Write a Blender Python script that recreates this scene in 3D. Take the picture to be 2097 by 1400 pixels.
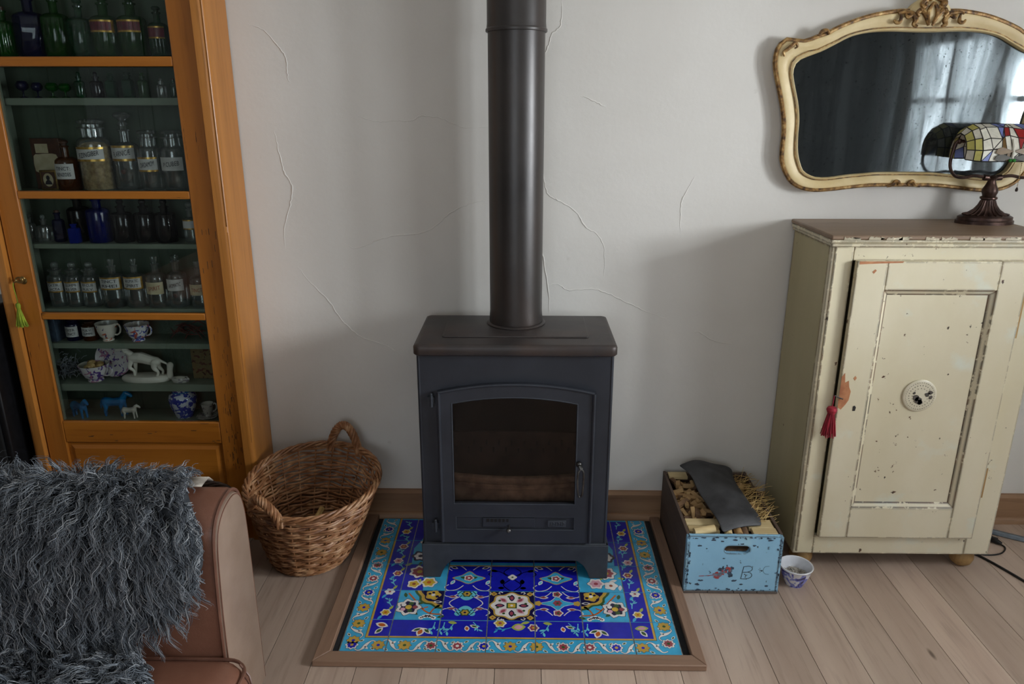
import bpy, bmesh, math, random
import numpy as np
from mathutils import Vector, Matrix
PI = math.pi
for o in list(bpy.data.objects): bpy.data.objects.remove(o)
SC = bpy.context.scene
C = SC.collection
# ------------------------------------------------------------------ camera
cam = bpy.data.cameras.new('camera'); camo = bpy.data.objects.new('camera', cam); C.objects.link(camo)
CP = Vector((.0353, -1.8146, 1.5511)); YAW, PIT = -.0168, .3057
fw = Vector((math.sin(YAW)*math.cos(PIT), math.cos(YAW)*math.cos(PIT), -math.sin(PIT)))
rt = Vector((math.cos(YAW), -math.sin(YAW), 0)); up = rt.cross(fw)
mw = Matrix((rt, up, -fw)).transposed().to_4x4(); mw.translation = CP
camo.matrix_world = mw
cam.sensor_width = 36; cam.lens = 1513.7/2097*36; cam.clip_start = .02
SC.camera = camo
# ------------------------------------------------------------------ world, daylight, exposure
w = bpy.data.worlds.new('overcast'); SC.world = w; w.use_nodes = True
w.node_tree.nodes['Background'].inputs[0].default_value = (.80, .90, 1, 1)
w.node_tree.nodes['Background'].inputs[1].default_value = 1.0
def area(name, loc, rot, sx, sy, power, col):
    l = bpy.data.lights.new(name, 'AREA'); l.shape = 'RECTANGLE'; l.size = sx; l.size_y = sy
    l.energy = power; l.color = col
    o = bpy.data.objects.new(name, l); C.objects.link(o); o.location = loc; o.rotation_euler = rot
    return o
# daylight entering by the two windows in the right wall; the rear area light is added fill
# (the sky stands over the roofs opposite: a bright band in the upper half, dimmer street light below)
area('near_window_sky_light', (2.69, -.57, 1.56), (0, PI/2, 0), .46, .50, 45, (.94, .975, 1))
area('near_window_street_light', (2.74, -.57, 1.30), (0, PI/2, 0), 1.30, .54, 8, (.93, .97, 1))
area('far_window_daylight', (2.72, -1.43, 1.36), (0, PI/2, 0), 1.16, .86, 24, (.95, .98, 1))
area('rear_fill_light', (-.5, -3.72, 1.55), (PI/2, 0, 0), 1.5, 1.3, 8, (.88, .94, 1))  # added fill from behind the camera, not a known source
vs = SC.view_settings
vs.view_transform = 'Standard'; vs.look = 'None'; vs.exposure = 0.80; vs.gamma = 1
try: vs.use_curve_mapping = False
except Exception: pass
# ------------------------------------------------------------------ helpers
def L(r, g, b):
    f = lambda c: (c/255/12.92) if c/255 <= .04045 else ((c/255+.055)/1.055)**2.4
    return (f(r), f(g), f(b), 1)
class MB:
    def __init__(s): s.v = []; s.f = []; s.m = []
    def add(s, vs, fs, mi=0):
        n = len(s.v); s.v += [tuple(p) for p in vs]
        s.f += [tuple(i+n for i in f) for f in fs]; s.m += [mi]*len(fs); return s
    def box(s, x0, x1, y0, y1, z0, z1, mi=0):
        return s.add([(x0,y0,z0),(x1,y0,z0),(x1,y1,z0),(x0,y1,z0),(x0,y0,z1),(x1,y0,z1),(x1,y1,z1),(x0,y1,z1)],
              [(3,2,1,0),(4,5,6,7),(0,1,5,4),(1,2,6,5),(2,3,7,6),(3,0,4,7)], mi)
    def loft(s, rings, mi=0, close=True, cap0=True, cap1=True, loop=False):
        n = len(rings[0]); vs = [p for r in rings for p in r]; fs = []
        R = len(rings)
        for a in range(R if loop else R-1):
            b = (a+1) % R
            for i in range(n if close else n-1):
                j = (i+1) % n
                fs.append((a*n+i, a*n+j, b*n+j, b*n+i))
        if close and not loop:
            if cap0: fs.append(tuple(range(n-1, -1, -1)))
            if cap1: fs.append(tuple((R-1)*n+i for i in range(n)))
        return s.add(vs, fs, mi)
    def tube(s, pts, r, n=8, mi=0, closed=False, cap=True, flat=1.0):
        P = [Vector(p) for p in pts]; N = len(P)
        rr = r if hasattr(r, '__len__') else [r]*N
        T = []
        for i in range(N):
            a = P[(i-1) % N] if (closed or i > 0) else P[i]
            b = P[(i+1) % N] if (closed or i < N-1) else P[i]
            t = b-a; T.append(t.normalized() if t.length > 1e-9 else Vector((0,0,1)))
        u = T[0].orthogonal().normalized() if abs(T[0].z) > .9 else T[0].cross(Vector((0,0,1))).normalized()
        rings = []
        for i in range(N):
            u = (u - T[i]*u.dot(T[i]))
            u = u.normalized() if u.length > 1e-6 else T[i].orthogonal().normalized()
            v = T[i].cross(u)
            rings.append([P[i] + (u*math.cos(2*PI*k/n) + v*math.sin(2*PI*k/n)*flat)*rr[i] for k in range(n)])
        return s.loft(rings, mi, True, cap, cap, closed)
    def lathe(s, prof, n=24, c=(0,0,0), mi=0, sx=1, sy=1, a0=0, a1=2*PI, mis=None):
        full = abs(a1-a0-2*PI) < 1e-6; k = n if full else n+1
        rings = []
        for r, z in prof:
            rings.append([(c[0]+r*sx*math.cos(a0+(a1-a0)*i/n), c[1]+r*sy*math.sin(a0+(a1-a0)*i/n), c[2]+z) for i in range(k)])
        if mis is None: return s.loft(rings, mi, full, prof[0][0] > 1e-6 and full, prof[-1][0] > 1e-6 and full)
        for a in range(len(rings)-1): s.loft(rings[a:a+2], mis[a], full, False, False)
        return s
    def prism(s, poly, a, b, ax='y', mi=0):
        def P(p, t):
            return {'y': (p[0], t, p[1]), 'x': (t, p[0], p[1]), 'z': (p[0], p[1], t)}[ax]
        return s.loft([[P(p, a) for p in poly], [P(p, b) for p in poly]], mi)
    def ring(s, outer, inner, a, b, mi=0):
        """flat plate in the xz plane with a hole; outer and inner have equal counts; front at y=a, back at y=b"""
        o0 = [(x, a, z) for x, z in outer]; i0 = [(x, a, z) for x, z in inner]
        o1 = [(x, b, z) for x, z in outer]; i1 = [(x, b, z) for x, z in inner]
        return s.loft([o0, i0, i1, o1], mi, True, loop=True)
    def sphere(s, c, r, n=12, m=8, mi=0, sc=(1,1,1)):
        pr = [(math.sin(PI*i/m)*r, -math.cos(PI*i/m)*r) for i in range(m+1)]
        k = len(s.v); s.lathe(pr, n, (0,0,0), mi)
        for i in range(k, len(s.v)):
            p = s.v[i]; s.v[i] = (c[0]+p[0]*sc[0], c[1]+p[1]*sc[1], c[2]+p[2]*sc[2])
        return s
    def xf(s, M, k=0):
        for i in range(k, len(s.v)): s.v[i] = tuple(M @ Vector(s.v[i]))
        return s
    def mesh(s, name, mats, off=(0,0,0), smooth=True, angle=40):
        me = bpy.data.meshes.new(name)
        me.from_pydata([(p[0]-off[0], p[1]-off[1], p[2]-off[2]) for p in s.v], [], s.f)
        for m in (mats if isinstance(mats, (list, tuple)) else [mats]): me.materials.append(m)
        me.polygons.foreach_set('material_index', s.m)
        bm = bmesh.new(); bm.from_mesh(me); bmesh.ops.remove_doubles(bm, verts=bm.verts, dist=1e-6)
        bmesh.ops.recalc_face_normals(bm, faces=bm.faces); bm.to_mesh(me); bm.free()
        if smooth:
            me.polygons.foreach_set('use_smooth', [True]*len(me.polygons))
            me.set_sharp_from_angle(angle=math.radians(angle))
        me.update(); return me
    def build(s, name, mats, parent=None, world=True, smooth=True, bevel=0, angle=40, label=None, kind=None):
        off = woff(parent) if (world and parent) else (0,0,0)
        o = bpy.data.objects.new(name, s.mesh(name, mats, off, smooth, angle)); C.objects.link(o)
        if parent: o.parent = parent
        if bevel:
            b = o.modifiers.new('bevel', 'BEVEL'); b.width = bevel; b.segments = 2; b.limit_method = 'ANGLE'; b.angle_limit = .6
            b.harden_normals = False
        if label: o['label'] = label
        if kind: o['kind'] = kind
        return o
def woff(p):
    v = Vector((0,0,0))
    while p: v += p.location; p = p.parent
    return v
def tag(o, label=None, cat=None, group=None, kind=None):
    if label: o['label'] = label
    if cat: o['category'] = cat
    if group: o['group'] = group
    if kind: o['kind'] = kind
    return o
def thing(name, loc, label=None, cat=None, group=None, kind=None, rz=0):
    o = bpy.data.objects.new(name, None); C.objects.link(o); o.location = loc; o.rotation_euler.z = rz
    o.empty_display_size = .05
    return tag(o, label, cat, group, kind)
def copy_tree(o, parent=None):
    c = o.copy(); C.objects.link(c)
    if parent: c.parent = parent
    for ch in list(o.children): copy_tree(ch, c)
    return c
def bez(pts, n=8, closed=False):
    """Catmull-Rom through pts"""
    P = [np.array(p, float) for p in pts]; N = len(P); out = []
    for i in range(N if closed else N-1):
        g = lambda k: P[k % N] if closed else P[min(max(k, 0), N-1)]
        a, b, c, d = g(i-1), g(i), g(i+1), g(i+2)
        for k in range(n):
            t = k/n
            out.append(tuple(.5*((2*b)+(-a+c)*t+(2*a-5*b+4*c-d)*t*t+(-a+3*b-3*c+d)*t**3)))
    if not closed: out.append(tuple(P[-1]))
    return out
# ---- lettering: all words turned to flat meshes in one go
WORDS = ['F.ZINGIBER', 'R.ARNICÆ', 'CARDAMOM', 'P.CUBEB', 'TINCT:', 'BENZOES', 'EXTR.', 'LACTA', 'GUMMI', 'PULVER',
         'PIP:CUB', 'PULV.', 'TINCT', 'RHEI', 'SPIRIT', 'B', 'E', 'AROMATIC']
TXT = {}
def make_words():
    os_ = []
    for wd in WORDS:
        c = bpy.data.curves.new('word', 'FONT'); c.body = wd; c.size = 1; c.align_x = 'CENTER'; c.align_y = 'CENTER'; c.resolution_u = 3
        o = bpy.data.objects.new('word', c); C.objects.link(o); os_.append((wd, o))
    dg = bpy.context.evaluated_depsgraph_get(); dg.update()
    for wd, o in os_:
        e = o.evaluated_get(dg); me = e.to_mesh()
        TXT[wd] = ([tuple(v.co) for v in me.vertices], [tuple(p.vertices) for p in me.polygons]); e.to_mesh_clear()
    for wd, o in os_:
        c = o.data; bpy.data.objects.remove(o); bpy.data.curves.remove(c)
make_words()
def word_flat(mb, wd, cx, z, w, h, y, mi, slant=0, up=0):
    vs_, fs_ = TXT[wd]; xs = [v[0] for v in vs_]; ys = [v[1] for v in vs_]
    kx = w/(max(xs)-min(xs)); ky = h/(max(ys)-min(ys)); mx = (max(xs)+min(xs))/2; my = (max(ys)+min(ys))/2
    mb.add([(cx+(v[0]-mx)*kx+(v[1]-my)*ky*slant, y, z+(v[1]-my)*ky+(v[0]-mx)*kx*up) for v in vs_], fs_, mi)
def word_round(mb, wd, r, z, w, h, mi, az=-PI/2, up=0):
    vs_, fs_ = TXT[wd]; xs = [v[0] for v in vs_]; ys = [v[1] for v in vs_]
    kx = w/(max(xs)-min(xs)); ky = h/(max(ys)-min(ys)); mx = (max(xs)+min(xs))/2; my = (max(ys)+min(ys))/2
    o = []
    for v in vs_:
        a = az+(v[0]-mx)*kx/r
        o.append((r*math.cos(a), r*math.sin(a), z+(v[1]-my)*ky+(v[0]-mx)*kx*up))
    mb.add(o, fs_, mi)
# ------------------------------------------------------------------ materials
class NT:
    def __init__(s, name):
        s.m = bpy.data.materials.new(name); s.m.use_nodes = True; s.t = s.m.node_tree
        s.b = s.t.nodes['Principled BSDF']; s.out = s.t.nodes['Material Output']
    def n(s, typ, **k):
        o = s.t.nodes.new(typ)
        for a, v in k.items():
            if hasattr(o, a): setattr(o, a, v)
            else: o.inputs[a.replace('_', ' ')].default_value = v
        return o
    def l(s, a, b): s.t.links.new(a, b)
    def coord(s, scale=(1,1,1), rnd=False):
        tc = s.n('ShaderNodeTexCoord'); mp = s.n('ShaderNodeMapping'); mp.inputs['Scale'].default_value = scale
        src = tc.outputs['Object']
        if rnd:
            oi = s.n('ShaderNodeObjectInfo'); mu = s.n('ShaderNodeMath', operation='MULTIPLY'); mu.inputs[1].default_value = 37.0
            s.l(oi.outputs['Random'], mu.inputs[0]); va = s.n('ShaderNodeVectorMath', operation='ADD')
            s.l(src, va.inputs[0]); s.l(mu.outputs[0], va.inputs[1]); src = va.outputs[0]
        s.l(src, mp.inputs['Vector']); return mp.outputs[0]
    def noise(s, co, scale, detail=4, dist=0, rough=.55):
        n = s.n('ShaderNodeTexNoise'); n.inputs['Scale'].default_value = scale; n.inputs['Detail'].default_value = detail
        n.inputs['Distortion'].default_value = dist; n.inputs['Roughness'].default_value = rough
        s.l(co, n.inputs['Vector']); return n.outputs['Fac']
    def ramp(s, f, stops):
        r = s.n('ShaderNodeValToRGB'); e = r.color_ramp.elements
        while len(e) < len(stops): e.new(.5)
        for i, (p, c) in enumerate(stops): e[i].position = p; e[i].color = c
        s.l(f, r.inputs[0]); return r.outputs[0]
    def step(s, f, a, b): return s.ramp(f, [(a, (0,0,0,1)), (b, (1,1,1,1))])
    def mix(s, f, a, b, mode='MIX'):
        m = s.n('ShaderNodeMix', data_type='RGBA', blend_type=mode)
        for k, v in ((0, f), (6, a), (7, b)):
            if isinstance(v, (tuple, list)) or isinstance(v, float): m.inputs[k].default_value = v
            else: s.l(v, m.inputs[k])
        return m.outputs[2]
    def math(s, op, a, b=0.0):
        m = s.n('ShaderNodeMath', operation=op)
        for i, v in enumerate((a, b)):
            if isinstance(v, (int, float)): m.inputs[i].default_value = v
            else: s.l(v, m.inputs[i])
        return m.outputs[0]
    def bump(s, h, strength=.3, dist=.001):
        b = s.n('ShaderNodeBump'); b.inputs['Strength'].default_value = strength; b.inputs['Distance'].default_value = dist
        s.l(h, b.inputs['Height']); s.l(b.outputs[0], s.b.inputs['Normal']); return b
    def edge(s, r=.004):
        """where a surface bends sharply: worn edges"""
        bv = s.n('ShaderNodeBevel'); bv.samples = 4; bv.inputs['Radius'].default_value = r
        g = s.n('ShaderNodeNewGeometry'); d = s.n('ShaderNodeVectorMath', operation='DOT_PRODUCT')
        s.l(bv.outputs[0], d.inputs[0]); s.l(g.outputs['Normal'], d.inputs[1])
        return s.math('SUBTRACT', 1.0, d.outputs['Value'])
    def fin(s, col, rough=.5, metal=0, spec=.5, coat=0):
        if isinstance(col, tuple): s.b.inputs['Base Color'].default_value = col
        else: s.l(col, s.b.inputs['Base Color'])
        if isinstance(rough, (int, float)): s.b.inputs['Roughness'].default_value = rough
        else: s.l(rough, s.b.inputs['Roughness'])
        s.b.inputs['Metallic'].default_value = metal; s.b.inputs['Specular IOR Level'].default_value = spec
        if coat: s.b.inputs['Coat Weight'].default_value = coat; s.b.inputs['Coat Roughness'].default_value = .1
        return s.m
def plain(name, c1, c2=None, scale=20, rough=.5, metal=0, spec=.5, bump=0, bscale=80, coat=0, detail=4, stretch=(1,1,1), rnd=False):
    t = NT(name); co = t.coord(stretch, rnd)
    c2 = c2 or tuple(x*.8 for x in c1[:3])+(1,)
    col = t.ramp(t.noise(co, scale, detail), [(.35, c2), (.65, c1)])
    if bump: t.bump(t.noise(t.coord(stretch), bscale, 5), bump, .002)
    return t.fin(col, rough, metal, spec, coat)
def wood(name, c1, c2, axis='z', scale=9, rough=.5, rnd=False, chips=None, chip_col=L(25,18,12), spec=.4, knots=False, coat=0, contrast=(.3,.7)):
    t = NT(name); k = {'x': (.06,1,1), 'y': (1,.06,1), 'z': (1,1,.06)}[axis]
    co = t.coord(k, rnd)
    g = t.noise(co, scale, 6, 1.2)
    g2 = t.noise(t.coord(tuple(x*4 for x in k), rnd), scale*3, 3)
    col = t.ramp(g, [(contrast[0], c2), (contrast[1], c1)])
    dk = tuple(x*.72 for x in c2[:3])+(1,)
    col = t.mix(t.math('MULTIPLY', t.step(g2, .54, .80), .7), col, dk)
    if knots:
        v = t.n('ShaderNodeTexVoronoi'); v.inputs['Scale'].default_value = 2.6; v.inputs['Randomness'].default_value = 1
        t.l(t.coord((3,.9,1), True), v.inputs['Vector'])
        col = t.mix(t.ramp(v.outputs['Distance'], [(.035, (.8,.8,.8,1)), (.075, (0,0,0,1))]), col, L(70,52,40))
    if rnd:
        oi = t.n('ShaderNodeObjectInfo'); hs = t.n('ShaderNodeHueSaturation')
        t.l(t.math('ADD', t.math('MULTIPLY', oi.outputs['Random'], .22), .89), hs.inputs['Value']); t.l(col, hs.inputs['Color']); col = hs.outputs[0]
    if chips:
        c = t.noise(t.coord(tuple(x*3 for x in k)), chips[0], 5, 0, .7)
        big = t.noise(t.coord((1,1,.6)), 3.0, 2)
        f = t.math('MULTIPLY', t.step(c, chips[1], chips[1]+.03), t.step(big, chips[2], chips[2]+.1))
        e = t.math('MULTIPLY', t.step(t.edge(.003), .06, .2), t.step(t.noise(t.coord(), 45, 4), .56, .62))
        col = t.mix(t.math('MAXIMUM', f, e), col, chip_col)
    t.bump(g2, .15, .001)
    return t.fin(col, rough, 0, spec, coat)
def paint(name, c1, c2, under, under2, thr=.68, edge=.5, rough=.45, scale=30, tint=None, stretch=(1,1,.5), er=.009):
    """old paint flaked down to what lies under it"""
    t = NT(name); co = t.coord()
    col = t.ramp(t.noise(t.coord(stretch), 4, 5), [(.3, c2), (.7, c1)])
    if tint: col = t.mix(t.step(t.noise(co, 7, 5), .60, .72), col, tint)
    u = t.ramp(t.noise(co, 18, 4), [(.4, under), (.6, under2)])
    spots = t.step(t.noise(co, scale, 6, 0, .65), thr, thr+.02)
    e = t.math('MULTIPLY', t.step(t.edge(er), .03, .12), t.step(t.noise(co, 28, 6, 0, .7), edge, edge+.05))
    f = t.math('MAXIMUM', spots, e)
    col = t.mix(f, col, u)
    t.bump(t.math('SUBTRACT', t.math('MULTIPLY', t.noise(t.coord((1,1,.2)), 60, 4), .3), f), .35, .0015)
    return t.fin(col, rough, 0, .4)
def glass_thin(name, tint=(1,1,1,1), gloss=.10, rough=.02, haze=0.0, hazecol=(.5,.55,.6,1), k=.6):
    t = NT(name); t.t.nodes.remove(t.b)
    tr = t.n('ShaderNodeBsdfTransparent'); tr.inputs[0].default_value = tint
    gl = t.n('ShaderNodeBsdfGlossy'); gl.inputs['Roughness'].default_value = rough
    lw = t.n('ShaderNodeLayerWeight'); lw.inputs[0].default_value = .35
    f = t.math('ADD', t.math('MULTIPLY', lw.outputs['Fresnel'], k), gloss)
    mx = t.n('ShaderNodeMixShader'); t.l(f, mx.inputs[0]); t.l(tr.outputs[0], mx.inputs[1]); t.l(gl.outputs[0], mx.inputs[2])
    o = mx.outputs[0]
    if haze:
        df = t.n('ShaderNodeBsdfDiffuse'); df.inputs[0].default_value = hazecol
        m2 = t.n('ShaderNodeMixShader'); m2.inputs[0].default_value = haze
        t.l(o, m2.inputs[1]); t.l(df.outputs[0], m2.inputs[2]); o = m2.outputs[0]
    t.l(o, t.out.inputs[0]); return t.m
M = {}
# plaster
t = NT('plaster'); co = t.coord()
col = t.ramp(t.noise(co, 1.3, 5, .3), [(.3, L(214,210,203)), (.7, L(226,223,217))])
col = t.mix(t.step(t.noise(co, 14, 6), .70, .80), col, L(196,191,182))
b = t.math('ADD', t.math('MULTIPLY', t.noise(co, 3, 4), 1.4), t.math('MULTIPLY', t.noise(co, 60, 5), .22))
t.bump(b, .35, .006); M['plaster'] = t.fin(col, .85, 0, .2)
M['ceiling'] = plain('ceiling_white', L(228,226,220), L(220,217,210), 3, .9)
M['floor'] = wood('floor_plank_wood', L(186,165,148), L(164,141,125), 'y', 7, .42, True, knots=True, spec=.45)
M['floor_gap'] = plain('floor_gap', L(40,30,24), rough=.9)
M['base'] = wood('baseboard_wood', L(168,132,100), L(134,100,74), 'x', 8, .5)
M['hearthwood'] = wood('hearth_frame_wood', L(152,122,100), L(122,94,76), 'x', 9, .5)
M['hearthwoody'] = wood('hearth_frame_wood_side', L(152,122,100), L(122,94,76), 'y', 9, .5)
M['grout'] = plain('hearth_grout', L(168,166,158), L(130,130,124), 60, .9, bump=.4)
M['slate'] = plain('hearth_dark_bed', L(24,26,32), L(14,15,18), 60, .8)
for k, c in dict(cobalt=(30,34,176), turq=(66,172,214), gold=(196,160,72), white=(232,226,220), maroon=(158,74,84), green=(62,92,50),
                 navy=(24,20,66), pink=(214,160,172), orange=(196,100,42), yellow=(212,176,60), aqua=(110,200,216), lime=(168,180,84), brown=(150,74,44)).items():
    c1 = L(*c); M['t_'+k] = plain('glaze_'+k, c1, tuple(x*.82 for x in c1[:3])+(1,), 30, .14, spec=.5, coat=.25)
# iron
def iron(name, c1, c2, rough, r2, scale=6, warm=None):
    t = NT(name); co = t.coord()
    col = t.ramp(t.noise(co, scale, 5, .4), [(.3, c2), (.7, c1)])
    if warm: col = t.mix(t.step(t.noise(t.coord((1,1,.25)), 5, 4, .5), .45, .75), col, warm)
    t.bump(t.noise(co, 220, 3), .12, .0006)
    r = t.n('ShaderNodeMapRange'); t.l(t.noise(co, 9, 4), r.inputs[0]); r.inputs[3].default_value = rough; r.inputs[4].default_value = r2
    return t.fin(col, r.outputs[0], .25, .5)
M['iron'] = iron('stove_cast_iron', L(50,53,61), L(39,42,49), .42, .58)
M['iron_top'] = iron('stove_top_plate_iron', L(66,59,57), L(50,47,47), .38, .52, warm=L(74,60,53))
M['iron_base'] = iron('stove_base_iron', L(62,66,73), L(46,50,57), .5, .7, 14)
M['pipe'] = iron('flue_enamel', L(66,62,60), L(50,47,46), .30, .40, 3, warm=L(64,52,46))
M['soot'] = plain('soot', L(26,20,18), L(12,10,10), 20, .95)
M['rustplate'] = plain('scorched_plate', L(150,132,116), L(84,64,54), 14, .8, bump=.3)
M['soot2'] = plain('scorched_back_plate', L(60,46,41), L(36,28,26), 12, .9)
M['stoveglass'] = glass_thin('stove_glass', (.78,.72,.68,1), .0, .05, k=.35)
M['steel'] = plain('handle_steel', L(110,108,106), L(70,68,66), 30, .35, .9)
# cream cupboard
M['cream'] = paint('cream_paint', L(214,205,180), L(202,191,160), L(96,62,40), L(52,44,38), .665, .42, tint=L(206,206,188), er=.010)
M['cream_side'] = paint('cream_paint_sides', L(186,176,140), L(166,155,118), L(96,62,40), L(60,48,38), .68, .42, stretch=(1,1,.15), er=.016)  # darker, yellower cream for side, back and bottom panels
M['bare_red'] = plain('bare_worn_wood', L(186,128,86), L(150,92,58), 25, .7)
M['toptable'] = wood('cupboard_top_wood', L(146,122,100), L(112,92,74), 'x', 8, .45, chips=(30,.66,.5))
M['bun'] = wood('bun_foot_wood', L(176,142,92), L(140,106,64), 'z', 10, .5)
M['enamel'] = plain('vent_enamel', L(208,199,176), L(194,184,158), 20, .35)
M['worn'] = plain('worn_metal', L(84,76,68), L(60,54,50), 60, .7)
M['blackmetal'] = plain('blackened_metal', L(46,42,40), L(30,28,27), 30, .55)
M['tassel_red'] = plain('red_tassel_yarn', L(168,34,52), L(110,18,34), 120, .8, stretch=(1,1,.15))
M['tassel_green'] = plain('green_tassel_yarn', L(152,168,40), L(96,112,20), 120, .8, stretch=(1,1,.15))
# mirror
M['mframe'] = plain('mirror_frame_cream', L(226,206,160), L(208,184,132), 9, .45, bump=.1)
t = NT('mirror_frame_gilt'); co = t.coord()
M['gilt'] = (t.bump(t.noise(co, 180, 4), .4, .001), t.fin(t.ramp(t.noise(co, 55, 5), [(.36, L(70,48,30)), (.55, L(150,112,62)), (.72, L(206,176,120))]), .42, .35))[1]
t = NT('foxed_mirror'); co = t.coord((1,1,.16)); st = t.noise(co, 9, 7, 1.5, .65); fl = t.noise(t.coord(), 130, 4)
fg = t.math('MULTIPLY', t.step(st, .42, .75), .8)
col = t.mix(fg, L(104,110,112), L(44,50,52)); col = t.mix(t.step(fl, .62, .74), col, L(34,38,40))
M['mirror'] = t.fin(col, t.math('ADD', t.math('MULTIPLY', fg, .20), .03), .82, .2)
# lamp
M['bronze'] = plain('lamp_bronze', L(84,62,54), L(52,38,34), 40, .38, .7)
M['lead'] = plain('lamp_lead_came', L(52,48,44), L(34,32,30), 60, .5, .5)
for k, c in dict(w=(226,222,206), y=(206,198,112), b=(120,134,196), r=(150,34,32), o=(112,84,38), g=(44,128,48), d=(72,68,58), s=(196,198,190)).items():
    tt = NT('lamp_glass_'+k); co = tt.coord(); cc = L(*c)
    colr = tt.ramp(tt.noise(co, 40, 4, 1), [(.3, tuple(x*.75 for x in cc[:3])+(1,)), (.7, cc)])
    tt.b.inputs['Subsurface Weight'].default_value = .0
    M['lg_'+k] = tt.fin(colr, .35, 0, .35)
# crate and hearth things
M['blue'] = paint('blue_crate_paint', L(150,196,222), L(132,180,208), L(70,62,58), L(48,44,44), .63, .42, .6, 36, L(160,200,214), (1,1,1))
M['cratewood'] = wood('crate_dark_wood', L(104,84,70), L(70,56,48), 'y', 9, .75)
M['crateedge'] = wood('crate_end_grain', L(112,100,92), L(72,66,64), 'x', 14, .8)
M['redpaint'] = paint('red_stain', L(176,74,70), L(150,56,58), L(120,150,170), L(90,90,100), .56, .5, .6, 70)
M['bluechip'] = plain('dark_flake', L(66,84,104), L(44,54,70), 40, .8)
M['pencil'] = plain('black_marker', L(36,40,50), rough=.7)
M['kindling'] = wood('kindling_wood', L(190,158,110), L(150,112,70), 'x', 12, .7, True)
M['kindling2'] = wood('plank_offcut_wood', L(212,192,148), L(186,160,112), 'x', 10, .7, True)
M['bark'] = plain('kindling_bark', L(122,92,64), L(84,62,44), 40, .9, bump=.5)
M['straw'] = plain('straw', L(204,174,112), L(164,130,74), 30, .7, rnd=False)
M['leather_black'] = plain('black_leather', L(66,66,68), L(44,44,47), 14, .55, bump=.35, bscale=160)
M['bowl_in'] = plain('bowl_white_glaze', L(224,226,232), L(214,216,222), 20, .2, coat=.3)
t = NT('bowl_blue_flowers'); co = t.coord(); fl = t.noise(co, 34, 2, .8)
col = t.ramp(fl, [(.44, L(222,222,226)), (.50, L(140,146,206)), (.60, L(88,92,176)), (.66, L(60,54,70))])
M['bowl_out'] = t.fin(col, .2, 0, .5, .3)
M['ash'] = plain('ash_and_butts', L(206,200,188), L(132,126,118), 90, .95, bump=.8)
# wicker
t = NT('wicker'); co = t.coord(); g = t.n('ShaderNodeNewGeometry')
col = t.ramp(t.noise(co, 26, 4), [(.30, L(84,50,30)), (.5, L(142,94,60)), (.70, L(196,158,120))])
col = t.mix(t.math('MULTIPLY', g.outputs['Random Per Island'], .5), col, L(164,118,78))
t.bump(t.noise(co, 160, 3), .3, .001); M['wicker'] = t.fin(col, .5, 0, .45)
M['wicker_pale'] = plain('pale_wicker', L(198,160,104), L(150,108,62), 34, .5)
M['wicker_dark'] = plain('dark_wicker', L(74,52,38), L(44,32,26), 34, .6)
# sofa
t = NT('brown_leather'); co = t.coord()
col = t.ramp(t.noise(co, 3.2, 6, .6), [(.25, L(104,66,50)), (.5, L(128,86,68)), (.78, L(152,114,94))])
cr = t.n('ShaderNodeTexVoronoi'); cr.feature = 'DISTANCE_TO_EDGE'; cr.inputs['Scale'].default_value = 90; t.l(co, cr.inputs['Vector'])
t.bump(t.math('ADD', t.math('MULTIPLY', t.step(cr.outputs['Distance'], 0, .12), .25), t.noise(co, 20, 5)), .18, .0015)
M['leather'] = t.fin(col, .42, 0, .5)
M['leather_panel'] = plain('grey_brown_leather', L(150,128,112), L(132,110,94), 5, .45, bump=.2, bscale=120)
M['leather_pipe'] = plain('leather_piping', L(122,84,68), L(96,62,48), 12, .45)
t = NT('grey_wool'); g = t.n('ShaderNodeNewGeometry'); co = t.coord()
col = t.ramp(g.outputs['Random Per Island'], [(0, L(70,77,86)), (.45, L(118,126,135)), (.8, L(160,166,172)), (1, L(204,206,208))])
col = t.mix(t.math('MULTIPLY', t.noise(co, 5, 3), .5), col, L(92,94,98))
M['wool'] = t.fin(col, .55, 0, .35)
M['hide'] = plain('sheepskin_hide', L(196,186,172), L(120,112,104), 20, .8)
M['wool_under'] = plain('dense_underwool', L(70,73,78), L(50,53,58), 60, .95)
# tall cabinet
ow = dict(chips=(26,.63,.52))
M['oak_v'] = wood('honey_pine_upright', L(176,108,38), L(142,84,26), 'z', 7, .38, spec=.5, **ow)
M['oak_clean'] = wood('honey_pine_post', L(188,124,56), L(158,100,40), 'z', 7, .34, spec=.5)
M['oak_h'] = wood('honey_pine_rail', L(188,118,38), L(152,88,24), 'x', 7, .38, spec=.5, **ow)
M['greenpaint'] = plain('grey_green_paint', L(128,140,124), L(108,120,104), 6, .6)
M['greenback'] = wood('grey_green_boards', L(86,100,84), L(70,84,70), 'z', 5, .6)
M['pane'] = glass_thin('cabinet_pane', (.93,.96,.95,1), .03, .015)
M['brass'] = plain('old_brass', L(168,140,84), L(110,88,52), 40, .4, .8)
M['blackplastic'] = plain('black_plastic', L(22,22,25), L(14,14,16), 40, .35)
M['blackcloth'] = plain('speaker_cloth', L(15,15,17), L(9,9,10), 200, .95)
M['greybar'] = plain('grey_metal', L(126,134,142), L(104,112,120), 20, .4, .5)
M['cable'] = plain('black_cable', L(26,26,26), L(16,16,16), 20, .45)
M['dark'] = wood('dark_stained_wood', L(44,42,38), L(26,26,24), 'z', 5, .5)
M['darkh'] = wood('dark_stained_wood_level', L(60,54,46), L(36,33,29), 'y', 5, .5)
M['whitepaint'] = plain('white_gloss_paint', L(226,228,228), L(216,218,218), 5, .35)
M['curtain'] = plain('linen_curtain', L(176,178,176), L(150,152,152), 20, .9)
M['winglass'] = glass_thin('window_glass', (.98,.99,1,1), .03, .0)
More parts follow.
